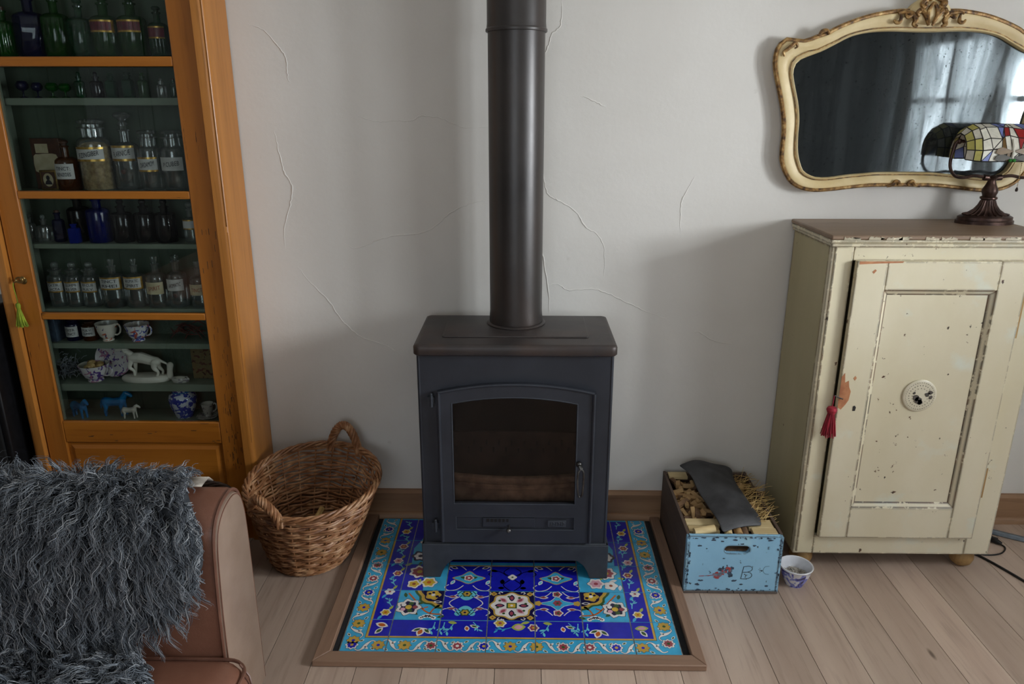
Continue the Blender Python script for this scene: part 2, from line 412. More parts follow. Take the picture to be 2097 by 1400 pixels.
# ================================================================== THE ROOM
WY = .795; XL, XR, YB, ZC = -2.6, 2.6, -3.7, 2.6
floor = thing('floor', (0,0,0), kind='structure')
MB().box(XL, XR, YB, WY+.1, -.06, -.022).build('subfloor', M['floor_gap'], floor)
PW = .1345; pm = MB().box(-PW/2+.0009, PW/2-.0009, YB, WY+.05, -.022, 0).mesh('plank', M['floor'], smooth=False)
k0 = math.floor((XL+.448)/PW)
for k in range(k0, int((XR+.448)/PW)+2):
    o = bpy.data.objects.new('plank', pm); C.objects.link(o); o.parent = floor; o.location = (-.448+PW*(k+.5), 0, 0)
wb = tag(MB().box(XL-.1, XR+.1, WY, WY+.12, -.06, ZC).build('wall_back', M['plaster']), kind='structure')
cracks = [[(-.538,1.531),(-.478,1.511),(-.42,1.511),(-.345,1.514),(-.316,1.527),(-.245,1.519),(-.18,1.492),(-.07,1.49)],
 [(-.607,1.094),(-.573,1.076),(-.528,1.087),(-.44,1.118),(-.308,1.138),(-.229,1.198),(-.16,1.232),(-.06,1.256)],
 [(-.819,1.479),(-.81,1.398),(-.799,1.342),(-.777,1.295),(-.789,1.228),(-.817,1.142),(-.819,1.072)],
 [(-.78,1.01),(-.746,.956),(-.68,.883),(-.635,.809),(-.567,.744),(-.46,.702),(-.382,.61),(-.367,.532)],
 [(-.878,1.815),(-.824,1.797),(-.78,1.747),(-.758,1.71),(-.759,1.664),(-.752,1.63)],
 [(.08,1.38),(.099,1.333),(.118,1.266),(.161,1.243),(.217,1.204),(.252,1.153),(.288,1.13),(.319,1.075),(.321,.968)],
 [(.118,.943),(.158,.946),(.197,.925),(.277,.93),(.339,.913),(.42,.875),(.493,.842),(.556,.82)],
 [(.09,1.08),(.099,1.057),(.121,.941),(.128,.84)], [(.223,1.592),(.264,1.576),(.306,1.558)],
 [(.62,1.327),(.588,1.263),(.58,1.221),(.584,1.136)], [(.152,1.885),(.15,1.812),(.122,1.783),(.11,1.746),(.09,1.70)],
 [(.649,.768),(.679,.768),(.732,.737),(.805,.722)]]
random.seed(3)
for cr in cracks:
    p = bez(cr, 7); n = len(p)
    pts = [(x+random.uniform(-.002,.002), WY+.0004, z+random.uniform(-.002,.002)) for x, z in p]
    rr = [(.0014+.0012*random.random())*math.sin(PI*(i+.6)/(n+.2))**.5+.0003 for i in range(n)]
    MB().tube(pts, rr, 6, cap=True).build('plaster_crack', M['plaster'], wb)
tag(MB().box(XL-.1, XL, YB-.1, WY+.1, -.06, ZC).build('wall_left', M['plaster']), kind='structure')
WZ0, WZ1 = .62, 1.98; WINS = ((-1.88, -.98), (-.86, -.28))
m = MB()
m.box(XR, XR+.12, YB-.1, WINS[0][0], -.06, ZC); m.box(XR, XR+.12, WINS[0][1], WINS[1][0], -.06, ZC); m.box(XR, XR+.12, WINS[1][1], WY+.1, -.06, ZC)
for a, b in WINS: m.box(XR, XR+.12, a, b, -.06, WZ0); m.box(XR, XR+.12, a, b, WZ1, ZC)
tag(m.build('wall_right', M['plaster'], smooth=False), kind='structure')
B0, B1, BZ0, BZ1 = -1.25, .25, .9, 2.2
m = MB()
m.box(XL-.1, B0, YB-.1, YB, -.06, ZC); m.box(B1, XR+.1, YB-.1, YB, -.06, ZC)
m.box(B0, B1, YB-.1, YB, -.06, BZ0); m.box(B0, B1, YB-.1, YB, BZ1, ZC)
tag(m.build('wall_front', M['plaster'], smooth=False), kind='structure')
tag(MB().box(XL-.1, XR+.2, YB-.1, WY+.12, ZC, ZC+.06).build('ceiling', M['ceiling']), kind='structure')
def window(name, kind, W0=0, W1=0):
    w_ = thing(name, (XR, (W0+W1)/2, WZ0) if kind == 'r' else ((B0+B1)/2, YB, BZ0), kind='structure')
    if kind == 'r':
        bx = lambda a0, a1, d0, d1, z0, z1: (XR+d0, XR+d1, a0, a1, z0, z1); A0, A1, Z0, Z1 = W0, W1, WZ0, WZ1
    else:
        bx = lambda a0, a1, d0, d1, z0, z1: (a0, a1, YB-d1, YB-d0, z0, z1); A0, A1, Z0, Z1 = B0, B1, BZ0, BZ1
    m = MB()
    for b in (bx(A0, A0+.05, 0, .07, Z0, Z1), bx(A1-.05, A1, 0, .07, Z0, Z1), bx(A0+.05, A1-.05, 0, .07, Z1-.05, Z1), bx(A0+.05, A1-.05, 0, .07, Z0, Z0+.05)): m.box(*b)
    m.build('window_frame', M['whitepaint'], w_, bevel=.003)
    c = (A0+A1)/2
    MB().box(*bx(c-.02, c+.02, .01, .06, Z0+.05, Z1-.05)).build('mullion', M['whitepaint'], w_)
    zt = Z0+(Z1-Z0)*.72
    for a, b in ((A0+.05, c-.02), (c+.02, A1-.05)):
        MB().box(*bx(a, b, .015, .055, zt-.015, zt+.015)).build('transom', M['whitepaint'], w_)
        MB().box(*bx(a, b, .033, .037, Z0+.05, zt-.015)).build('pane', M['winglass'], w_)
        MB().box(*bx(a, b, .033, .037, zt+.015, Z1-.05)).build('pane', M['winglass'], w_)
    MB().box(*bx(A0-.04, A1+.04, -.06, 0, Z0-.04, Z0)).build('window_sill', M['whitepaint'], w_, bevel=.004)
window('window_1', 'r', *WINS[0]); window('window_2', 'r', *WINS[1]); window('added_rear_window', 'b')  # the rear window is unseen, added as an opening for the fill light
# skirting board along the back wall, right of the tall cabinet
bb = thing('baseboard_back', (0, WY, 0), kind='structure')
for a, b in ((-.93, .36), (.36, 1.35), (1.35, XR)):
    MB().box(a, b-.001, WY-.018, WY, .02, .100).build('board', M['base'], bb, bevel=.002)
    MB().prism([(WY-.022,.100),(WY-.022,.108),(WY-.012,.118),(WY,.118),(WY,.100)], a, b-.001, 'x').build('cap_moulding', M['base'], bb)
    MB().prism([(WY-.034,0),(WY-.032,.014),(WY-.024,.024),(WY-.018,.026),(WY,.026),(WY,0)], a, b-.001, 'x').build('shoe_moulding', M['base'], bb)
# ================================================================== furniture seen only in the old mirror; dark block added for the glass
t_ = thing('tall_bookcase', (XR-.4, -2.85, 0), 'tall dark wooden bookcase seen dimly at the left of the mirror', 'bookcase')
MB().box(XR-.36, XR-.005, -3.55, -3.50, 0, 2.1).build('side', M['dark'], t_); MB().box(XR-.36, XR-.005, -2.20, -2.15, 0, 2.1).build('side', M['dark'], t_)
MB().box(XR-.03, XR-.005, -3.50, -2.20, 0, 2.1).build('back', M['dark'], t_)
for z in (.08,.5,.9,1.3,1.68,2.07): MB().box(XR-.34, XR-.03, -3.50, -2.20, z, z+.03).build('shelf', M['darkh'], t_)
for z in (.53, .93, 1.33):
    pass
def curtain(name, y0, y1, lab):
    m = MB(); n = 40; rings = []
    for z in (.04, 1.0, 2.12):
        rings.append([(XR-.10+.018*math.sin(i/n*2*PI*6+z)*(1.15-z*.2), y0+(y1-y0)*i/n, z) for i in range(n+1)])
    m.loft(rings, close=False)
    o = m.build(name, M['curtain']); s = o.modifiers.new('thickness', 'SOLIDIFY'); s.thickness = .003
    return tag(o, lab, 'curtain', 'curtains at the window')
curtain('window_curtain', -2.12, -1.90, 'pale linen curtain seen hanging left of the bright window in the mirror')
tag(MB().tube([(XR-.10,-2.3,2.14),(XR-.10,-.2,2.14)], .012).build('curtain_rod', M['blackmetal']), 'dark curtain rod above the window', 'rod')
t_ = thing('added_dark_cupboard', (XL+.02, -1.9, 0), 'tall dark cupboard added on the left wall to darken the cabinet glass reflection', 'cupboard')  # unseen; added to darken the reflection in the cabinet panes
MB().box(XL+.005, XL+.42, -2.9, -.72, 0, 2.2).build('body', M['dark'], t_, bevel=.004)
for a in (-2.86, -2.14, -1.44): MB().box(XL+.42, XL+.44, a, a+.69, .1, 2.1).build('door', M['dark'], t_, bevel=.004)
# ================================================================== HEARTH: 7 x 5 painted tiles in a wooden frame
hearth = thing('tiled_hearth', (0, .37, 0), 'floor hearth of glossy blue and turquoise floral tiles in a wooden frame', 'hearth')
TZ = .006; P = .15
MB().box(-.536, .536, -.008, .758, .0005, .0022).build('bed', M['slate'], hearth)
MB().box(-.515, .513, .0, .755, .0022, .0040).build('grout', M['grout'], hearth)
# --- frame with mitred front corners
m = MB(); fz = .021
m.loft([[(-.577,-.055,.0005),(-.533,-.010,.0005),(-.533,-.010,fz),(-.577,-.055,fz)], [(.569,-.055,.0005),(.533,-.010,.0005),(.533,-.010,fz),(.569,-.055,fz)]])
m.build('front_rail', M['hearthwood'], hearth, bevel=.003)
for s, xo, xi in ((-1,-.577,-.533), (1,.569,.533)):
    m = MB(); m.loft([[(xo,-.0545,.0005),(xi,-.0095,.0005),(xi,-.0095,fz),(xo,-.0545,fz)], [(xo,.760,.0005),(xi,.760,.0005),(xi,.760,fz),(xo,.760,fz)]])
    m.build('side_rail', M['hearthwoody'], hearth, bevel=.003)
# --- painted pattern: shapes in hearth coordinates (x, y) -> triangles, clipped to the tiles
SH = []
TC = ['turq','cobalt','gold','white','maroon','green','navy','pink','orange','yellow','aqua','lime','brown']
def poly(pts, col, lay):
    n = len(pts); cx = sum(p[0] for p in pts)/n; cy = sum(p[1] for p in pts)/n
    for i in range(n): SH.append(((cx,cy), pts[i], pts[(i+1) % n], col, lay))
def stroke(pts, w, col, lay, sm=6):
    p = bez(pts, sm) if sm else pts; n = len(p)
    ww = w if hasattr(w, '__call__') else (lambda t: w)
    A = []
    for i in range(n):
        a = p[max(i-1,0)]; b = p[min(i+1,n-1)]; dx, dy = b[0]-a[0], b[1]-a[1]; l = math.hypot(dx,dy) or 1
        h = ww(i/(n-1))/2; A.append(((p[i][0]-dy/l*h, p[i][1]+dx/l*h), (p[i][0]+dy/l*h, p[i][1]-dx/l*h)))
    for i in range(n-1):
        SH.append((A[i][0], A[i][1], A[i+1][1], col, lay)); SH.append((A[i][0], A[i+1][1], A[i+1][0], col, lay))
def disc(x, y, r, col, lay, n=12, sx=1): poly([(x+r*sx*math.cos(2*PI*i/n), y+r*math.sin(2*PI*i/n)) for i in range(n)], col, lay)
def flower(x, y, r, col, cen, lay, rim='white', pet=8):
    n = pet*4
    f = lambda R: [(x+R*(1+.14*math.cos(pet*2*PI*i/n))*math.cos(2*PI*i/n), y+R*(1+.14*math.cos(pet*2*PI*i/n))*math.sin(2*PI*i/n)) for i in range(n)]
    if rim: poly(f(r*1.18), 'navy', lay); poly(f(r*1.12), rim, lay+1)
    poly(f(r*(.82 if rim else 1)), col, lay+2); disc(x, y, r*.32, cen, lay+3, 10)
def leaf(x, y, l, w_, a, col, lay, rim=None):
    def sh(k):
        o = []
        for i in range(7): t = i/6; o.append((t*l, math.sin(PI*t)**.8*w_/2*k))
        for i in range(5, 0, -1): t = i/6; o.append((t*l, -math.sin(PI*t)**.8*w_/2*k))
        c, s = math.cos(a), math.sin(a)
        cx = l/2*(1-k)
        return [(x+(px*(k if k < 1 else 1)+0)*c-py*s+cx*c*(k < 1), y+(px*(k if k < 1 else 1))*s+py*c+cx*s*(k < 1)) for px, py in o]
    if rim: poly(sh(1), rim, lay); poly(sh(.62), col, lay+1)
    else: poly(sh(1), col, lay)
def sprig(x, y, a, l, col, lay, n=3):
    stroke([(x,y),(x+l*.5*math.cos(a+.2),y+l*.5*math.sin(a+.2)),(x+l*math.cos(a),y+l*math.sin(a))], .003, col, lay)
    for i in range(n):
        t = .35+.25*i; s = (-1)**i; leaf(x+l*t*math.cos(a+.1), y+l*t*math.sin(a+.1), l*.38, l*.14, a+s*.7, col, lay+1)
x0, x1, y0, y1, bw = -.513, .511, .0, .755, .0735
poly([(x0+bw,y0+bw),(x1-bw,y0+bw),(x1-bw,y1-.01),(x0+bw,y1-.01)], 'cobalt', 1)
g = .0075
for a in ([(x0+bw,y0+bw),(x1-bw,y0+bw),(x1-bw,y0+bw-g),(x0+bw,y0+bw-g)], [(x0+bw,y0+bw-g),(x0+bw-g,y0+bw-g),(x0+bw-g,y1),(x0+bw,y1)], [(x1-bw,y0+bw-g),(x1-bw+g,y0+bw-g),(x1-bw+g,y1),(x1-bw,y1)]): poly(a, 'gold', 2)
for e in (.0012,):
    stroke([(x0+bw-g,y1),(x0+bw-g,y0+bw-g),(x1-bw+g,y0+bw-g),(x1-bw+g,y1)], .0018, 'navy', 3, 0)
# border: flowers joined by white scrolls
def border_unit(cx, cy, ux, uy, k, flip):
    """unit along direction u; v is the across direction"""
    vx, vy = -uy, ux; s = -1 if flip else 1
    T = lambda a, b: (cx+ux*a+vx*b*s, cy+uy*a+vy*b*s)
    wf = lambda t: .003+.008*math.exp(-((t-.5)/.17)**2)
    stroke([T(.012,-.018), T(.024,-.024), T(.036,-.014), T(.046,.006), T(.058,.019), T(.072,.014)], lambda t: wf(t)+.0022, 'navy', 4)
    stroke([T(.012,-.018), T(.024,-.024), T(.036,-.014), T(.046,.006), T(.058,.019), T(.072,.014)], wf, 'white', 5)
    p = T(.040,-.006); q = T(.050,-.016); leaf(p[0], p[1], .016, .008, math.atan2(q[1]-p[1], q[0]-p[0]), 'white', 5)
    p = T(.018,.013); q = T(.032,.023); leaf(p[0], p[1], .019, .009, math.atan2(q[1]-p[1], q[0]-p[0]), 'green', 5, 'white')
    p = T(.058,-.010); q = T(.070,-.020); leaf(p[0], p[1], .017, .008, math.atan2(q[1]-p[1], q[0]-p[0]), 'green', 5, 'white')
    c, ce = [('gold','cobalt'), ('maroon','green'), ('cobalt','gold'), ('gold','green'), ('maroon','white')][k % 5]
    x, y = T(0, 0); flower(x, y, .0165, c, ce, 6, 'white' if c != 'gold' else 'gold', 8)
bm_ = (bw-g)/2
nx = 12; stepx = (x1-x0-2*bm_)/nx
for i in range(nx): border_unit(x0+bm_+stepx*i, y0+bm_, 1, 0, i*3+2, i % 2)
ny = 9; stepy = (y1-.02-y0-bm_)/ny
for i in range(ny):
    border_unit(x0+bm_, y0+bm_+stepy*(i+.25), 0, 1, i*2+(i > 0), i % 2); border_unit(x1-bm_, y0+bm_+stepy*(i+.25), 0, 1, i*2+1, (i+1) % 2)
# corner cartouches: turquoise ground with branches, left and right
for s in (-1, 1):
    X = lambda x: s*x
    poly([(X(.2262),.1512),(X(.3738),.1512),(X(.3738),.2988),(X(.2262),.2988)], 'turq', 3)
    if s > 0: poly([(X(.2262),.3012),(X(.3738),.3012),(X(.3738),.4488),(X(.2262),.4488)], 'turq', 3)
    else: poly([(X(.2262),.3012),(X(.30),.3012),(X(.31),.40),(X(.2262),.4488)], 'turq', 3)
    poly([(X(.2262),.4512),(X(.36),.4512),(X(.365),.55),(X(.33),.64),(X(.2262),.68)], 'turq', 3)
    og = lambda k: [(X(.2262+(a-.2262)*k), .2988+(b-.2988)*k) for a, b in bez([(.2262,.212),(.246,.218),(.262,.232),(.282,.236),(.297,.250),(.300,.268),(.312,.285),(.318,.2988)], 4)]
    poly(og(1.10)+[(X(.2262),.2988)], 'green', 4); poly(og(1.0)+[(X(.2262),.2988)], 'gold', 5); poly(og(.86)+[(X(.2262),.2988)], 'navy', 6)
    flower(X(.262), .276, .022, 'yellow', 'white', 7, 'gold', 5); disc(X(.248), .268, .006, 'navy', 11); disc(X(.274), .282, .005, 'navy', 11); disc(X(.262), .288, .005, 'navy', 11)
    leaf(X(.228), .240, .030, .012, 0 if s > 0 else PI, 'navy', 8, 'white')
    # branches
    stroke([(X(.225),.178),(X(.262),.182),(X(.290),.205),(X(.320),.250),(X(.345),.285)], .006, 'orange', 5)
    stroke([(X(.262),.182),(X(.252),.205),(X(.235),.222)], .005, 'orange', 5); stroke([(X(.29),.205),(X(.272),.215)], .005, 'orange', 5)
    for (a, b, r) in ((.335,.212,.034),): 
        flower(X(a), b, r, 'navy', 'yellow', 6, 'white', 7)
        for q in range(5): disc(X(a)+.021*math.cos(q*1.257), b+.019*math.sin(q*1.257), .0085, ['maroon','green','white','pink','green'][q], 10, 8)
    for q in range(5): disc(X(.268)+(q-2)*.010, .158+.012*math.cos((q-2)*.7), .0085, 'white', 6, 8); disc(X(.268)+(q-2)*.010, .158+.012*math.cos((q-2)*.7), .003, 'navy', 7, 6)
    for a, b, an in ((.30,.175,.6),(.25,.205,2.2),(.35,.262,1.3),(.285,.238,-.4),(.238,.162,2.8)): leaf(X(a), b, .026, .012, an if s > 0 else PI-an, 'green', 5)
    # upper flower garland
    flower(X(.285), .345, .024, 'yellow' if s < 0 else 'pink', 'orange' if s < 0 else 'maroon', 6, 'white', 6)
    flower(X(.335), .335, .020, 'yellow' if s < 0 else 'white', 'brown', 6, 'white', 5)
    flower(X(.325), .405, .030, 'maroon', 'yellow', 6, 'white', 7); flower(X(.335), .500, .026, 'white', 'navy', 6, 'navy', 6); flower(X(.315), .590, .026, 'yellow', 'maroon', 6, 'white', 6)
    for q in range(14):
        random.seed(q+s*50); leaf(X(random.uniform(.25,.37)), random.uniform(.32,.66), .030, .013, random.uniform(0,6.28), random.choice(['green','lime','lime','white','brown']), 4)
    # flowers lying on the cobalt strip
    for a, b, c1, c2 in ((.405,.185,'yellow','orange'),(.41,.292,'white','maroon'),(.40,.395,'maroon','yellow'),(.41,.470,'pink','maroon'),(.405,.56,'maroon','gold'),(.41,.66,'yellow','maroon')):
        flower(X(a), b, .0145, c1, c2, 5, 'white', 6); leaf(X(a)+.008, b+.012, .026, .010, 1.1, 'lime', 4); leaf(X(a)-.008, b-.012, .026, .010, 4.2, 'turq', 4)
        sprig(X(a-.015*s*s), b+.030, 1.2 if s > 0 else 1.9, .045, 'aqua', 4)
    leaf(X(.385), .118, .044, .024, PI*.9 if s < 0 else .1, 'pink' if s > 0 else 'orange', 5, 'lime' if s > 0 else 'white')
    leaf(X(.40), .112, .036, .018, -2.2 if s < 0 else -1, 'green', 5, 'white')
    leaf(X(.275), .112, .040, .024, -1.9, 'orange', 6, 'white'); leaf(X(.275), .112, .038, .016, -.8, 'green', 5, 'white'); leaf(X(.275), .112, .038, .016, -2.7, 'green', 5, 'white')
    for a in (.24, .21): sprig(X(a), .140, -1.9, .05, 'aqua', 4)
# field with white tendrils
def tendril(cx, cy, s, sy, col='white'):
    stroke([(cx,cy),(cx+s*.02,cy+sy*.022),(cx+s*.048,cy+sy*.028),(cx+s*.062,cy+sy*.010),(cx+s*.050,cy-sy*.004)], .0032, col, 4)
for s in (-1, 1):
    cx = s*.150
    # diamond cartouche, row behind
    for k, c in ((1.0,'gold'), (.9,'turq')):
        poly([(cx+a*k, .372+b*k) for a, b in bez([(-.058,0),(-.026,.016),(0,.040),(.026,.016),(.058,0),(.026,-.020),(0,-.034),(-.026,-.020)], 3, True)], c, 4 if k == 1 else 5)
    flower(cx, .372, .015, 'maroon', 'white', 6, 'white', 5); leaf(cx, .368, .032, .014, .3, 'green', 6); leaf(cx, .368, .032, .014, PI-.3, 'green', 6)
    for a in (-1, 1):
        tendril(cx+a*.012, .418, a, 1); tendril(cx+a*.016, .330, a, -1); leaf(cx+a*.042, .426, .030, .014, .4 if a > 0 else PI-.4, 'navy', 4, 'white')
        leaf(cx+a*.060, .335, .028, .014, 1.1, 'aqua', 4, 'white')
    # lotus row nearer
    if s < 0:
        for yy, d in ((.290,-1), (.182,1)):
            poly([(cx+a, yy+b*d) for a, b in bez([(-.034,0),(-.020,-.010),(0,.012),(.020,-.010),(.034,0),(.018,.030),(0,.040),(-.018,.030)], 3, True)], 'aqua', 4)
            flower(cx, yy+.006*d, .014, 'gold', 'navy', 6, 'green', 6)
        stroke([(cx-.015,.275),(cx-.055,.235),(cx-.015,.195)], .0035, 'white', 4); stroke([(cx+.015,.275),(cx+.055,.235),(cx+.015,.195)], .0035, 'white', 4)
    else:
        poly([(cx+a, .238+b) for a, b in bez([(-.062,0),(-.022,.014),(0,.040),(.022,.014),(.062,0),(.022,-.014),(0,-.036),(-.022,-.014)], 3, True)], 'white', 4)
        poly([(cx+a*.92, .238+b*.92) for a, b in bez([(-.062,0),(-.022,.014),(0,.040),(.022,.014),(.062,0),(.022,-.014),(0,-.036),(-.022,-.014)], 3, True)], 'turq', 5)
        flower(cx, .240, .014, 'maroon', 'green', 6, None, 6)
        for d in (-1, 1): flower(cx, .238+d*.048, .014, 'maroon', 'green', 6, 'white', 5)
        for a in (-1, 1):
            flower(cx+a*.064, .238, .012, 'gold', 'gold', 6, None, 5)
    for a in (-1, 1):
        for d in (-1, 1):
            leaf(cx+a*.028, .238+d*.030, .034, .014, (0 if a > 0 else PI), 'maroon', 4, 'white')
            tendril(cx+a*.018, .238+d*.060, a, -d)
    sprig(cx-.03, .140, -2.1, .055, 'aqua', 4); sprig(cx+.03, .142, -1.2, .045, 'aqua', 4); leaf(cx+.01, .125, .026, .016, -1.4, 'orange', 5, 'white'); leaf(cx+.02, .128, .03, .014, -.4, 'green', 5, 'white')
    leaf(cx-.05, .142, .03, .014, -.2, 'lime', 5); 
# centre: white rosette medallion
poly([(-.0745,.1515),(.0745,.1515),(.0745,.2985),(-.0745,.2985)], 'navy', 2)
def lob(R, lob_, n=64): return [(R*(1+lob_*math.cos(8*2*PI*i/n))*math.cos(2*PI*i/n)*1.06, .225+R*(1+lob_*math.cos(8*2*PI*i/n))*math.sin(2*PI*i/n)) for i in range(n)]
poly(lob(.066,.07), 'gold', 4); poly(lob(.060,.08), 'white', 5)
for i in range(8):
    a = i*PI/4; c = ['maroon','navy'][i % 2 == 0 and i % 4 == 2]
    leaf(.022*math.cos(a), .225+.022*math.sin(a), .034, .019, a, 'maroon', 6, 'navy' if i % 2 == 0 else 'pink'); disc(.047*math.cos(a+.22), .225+.047*math.sin(a+.22), .005, 'green', 8, 8)
poly([(-.017,.211),(.017,.211),(.017,.239),(-.017,.239)], 'green', 8); poly([(-.012,.215),(.012,.215),(.012,.235),(-.012,.235)], 'yellow', 9); disc(0, .225, .005, 'white', 10, 8)
for a in (-1, 1):
    for d in (-1, 1):
        flower(a*.060, .225+d*.060, .010, 'gold', 'brown', 5, None, 4); stroke([(a*.030,.225+d*.066),(a*.038,.225+d*.071),(a*.044,.225+d*.064),(a*.038,.225+d*.060)], .003, 'white', 6)
        stroke([(a*.004,.300),(a*.030,.335),(a*.004,.372),(a*.030,.405),(a*.012,.43)], .0034, 'white', 4)
        leaf(a*.034, .338, .028, .016, PI/2, 'gold', 5, 'navy'); leaf(a*.026, .318, .022, .014, 0 if a > 0 else PI, 'aqua', 5)
        tendril(a*.02, .385, a, 1); leaf(a*.05, .41, .03, .014, .3 if a > 0 else PI-.3, 'navy', 4, 'white')
flower(0, .378, .013, 'white', 'green', 6, 'white', 4)
flower(-.035, .138, .017, 'yellow', 'maroon', 6, 'white', 6); leaf(.0, .118, .046, .034, .1, 'pink', 5, 'lime'); sprig(.0, .118, PI*1.05, .05, 'turq', 4); flower(.070, .118, .015, 'maroon', 'yellow', 5, 'white', 6); leaf(.03, .136, .03, .012, .3, 'lime', 5)
# the lines that show beneath the stove, and the hidden rows behind
poly([(-.225,.440),(.225,.440),(.225,.446),(-.225,.446)], 'gold', 8); poly([(-.225,.446),(.225,.446),(.225,.463),(-.225,.463)], 'turq', 8)
poly([(-.225,.468),(.225,.468),(.225,.480),(-.225,.480)], 'navy', 8); poly([(-.225,.480),(.225,.480),(.225,.486),(-.225,.486)], 'gold', 8)
flower(0, .60, .06, 'white', 'gold', 4, 'gold', 8); flower(-.15, .60, .04, 'turq', 'maroon', 4, 'gold', 6); flower(.15, .60, .04, 'turq', 'maroon', 4, 'gold', 6)
def clip(tri, r):
    p = list(tri)
    for ax, lim, sg in ((0, r[0], 1), (0, r[1], -1), (1, r[2], 1), (1, r[3], -1)):
        q = []
        for i in range(len(p)):
            a, b = p[i], p[(i+1) % len(p)]; da = (a[ax]-lim)*sg; db = (b[ax]-lim)*sg
            if da >= 0: q.append(a)
            if (da >= 0) != (db >= 0):
                t = da/(da-db); q.append((a[0]+(b[0]-a[0])*t, a[1]+(b[1]-a[1])*t))
        p = q
        if len(p) < 3: return None
    return p
cols = [-.513]+[(-3.5+i)*P for i in range(1, 7)]+[.511]; rows = [0, .15, .30, .45, .60, .755]
tm = [M['t_'+c] for c in TC]; random.seed(8)
for r in range(5):
    for c in range(7):
        a, b, d, e = cols[c]+.0018, cols[c+1]-.0018, rows[r]+.0014, rows[r+1]-.0014
        m = MB(); dz = random.uniform(-.0004, .0004); z = TZ+dz
        m.box(a, b, d, e, .0042, z, 0)
        for A, B_, D, col, lay in SH:
            if max(A[0],B_[0],D[0]) < a or min(A[0],B_[0],D[0]) > b or max(A[1],B_[1],D[1]) < d or min(A[1],B_[1],D[1]) > e: continue
            q = clip((A,B_,D), (a,b,d,e))
            if q:
                ar = sum(q[i][0]*q[(i+1)%len(q)][1]-q[(i+1)%len(q)][0]*q[i][1] for i in range(len(q)))
                if abs(ar) < 1e-9: continue
                if ar < 0: q = q[::-1]
                m.add([(x, y, z+.00006*lay) for x, y in q], [tuple(range(len(q)))], TC.index(col))
        off = woff(hearth); me = bpy.data.meshes.new('tile')
        me.from_pydata([(p[0]-off[0],p[1]-off[1],p[2]-off[2]) for p in m.v], [], m.f)
        for q in tm: me.materials.append(q)
        me.polygons.foreach_set('material_index', m.m); me.update()
        o = bpy.data.objects.new('tile', me); C.objects.link(o); o.parent = hearth
# ================================================================== STOVE
SX = .008
stove = thing('wood_stove', (SX, .55, .006), 'dark grey cast iron wood burning stove with arched glass door', 'stove')
S0, S1, SF, SB = -.297, .313, .390, .715
def arch(x0, x1, z0, zs, za, n=12, m=8):
    """outline of a plate with arched top: from bottom-left, counter-clockwise; zs = side height, za = crown"""
    o = [(x0+(x1-x0)*i/m, z0) for i in range(m)] + [(x1, z0+(zs-z0)*i/m) for i in range(m)]
    o += [(x1+(x0-x1)*i/n, zs+(za-zs)*(1-((2*i/n)-1)**2)) for i in range(n)] + [(x0, zs+(z0-zs)*i/m) for i in range(m)]
    return o
# base with front arch and legs
def legpoly(a, b): 
    w_ = .062
    return [(a,.006),(a+w_,.006),(a+w_+.004,.035),(a+w_+.022,.062),(a+w_+.058,.075),(b-w_-.058,.075),(b-w_-.022,.062),(b-w_-.004,.035),(b-w_,.006),(b,.006),(b-.002,.128),(b-.008,.137),(a+.008,.137),(a+.002,.128)]
m = MB(); lp = legpoly(-.309, .326)
def legside(a, b): return [(y, z) for y, z in legpoly(a, b)]
m = MB()
# front apron as quads so that the concave outline stays clean
def apron(m, a, b, f0, f1, ax):
    n = 24; top = []; bot = []
    w_ = .060
    for i in range(n+1):
        x = a+(b-a)*i/n; d = min(x-a, b-x)
        z = .006 if d < w_ else min(.076, .006+.070*math.sin(min(1, (d-w_)/.05)*PI/2)**.8)
        bot.append((x, z)); 
    xs = sorted(set([p[0] for p in bot]+[a+w_-.0005, b-w_+.0005, a+w_+.01, b-w_-.01, a+w_+.025, b-w_-.025]))
    col = []
    for x in xs:
        d = min(x-a, b-x); z = .006 if d < w_ else min(.076, .006+.070*math.sin(min(1, (d-w_)/.05)*PI/2)**.8)
        q = lambda f, zz: (x, f, zz) if ax == 'x' else (f, x, zz)
        col.append([q(f0, z), q(f1, z), q(f1, .137), q(f0, .137)])
    m.loft(col)
apron(m, -.309, .326, .374, .394, 'x'); apron(m, -.309, .326, .70, .72, 'x'); apron(m, .376, .718, -.309, -.289, 'y'); apron(m, .376, .718, .306, .326, 'y')
m.box(-.303, .320, .380, .715, .125, .139)
m.build('base', M['iron_base'], stove, bevel=.004)
# body shell with the door opening
m = MB(); do = arch(-.205, .222, .175, .66, .68)
m.ring([(S0+(S1-S0)*t, z) for t, z in [((x-(-.205))/.427, (0)) for x, _ in do[:0]]] or
       [(S0 if abs(x+.205) < 1e-6 else S1 if abs(x-.222) < 1e-6 else S0+(S1-S0)*(x+.205)/.427, .139 if abs(z-.175) < 1e-6 else (.139+(z-.175)/(.66-.175)*(.816-.139) if (abs(x+.205) < 1e-6 or abs(x-.222) < 1e-6) else .816)) for x, z in do], do, SF, SF+.012)
m.build('front_plate', M['iron'], stove, bevel=.002)
MB().box(S0, S0+.012, SF+.0005, SB, .139, .816).build('side_plate', M['iron'], stove, bevel=.003)
MB().box(S1-.012, S1, SF+.0005, SB, .139, .816).build('side_plate', M['iron'], stove, bevel=.003)
MB().box(S0+.012, S1-.012, SB-.012, SB, .139, .816).build('back_plate', M['iron'], stove)
for x in (S0-.001, S1+.001):
    MB().tube([(x,SF+.004,.139),(x,SF+.004,.816)], .006, 8).build('corner_bead', M['iron'], stove)
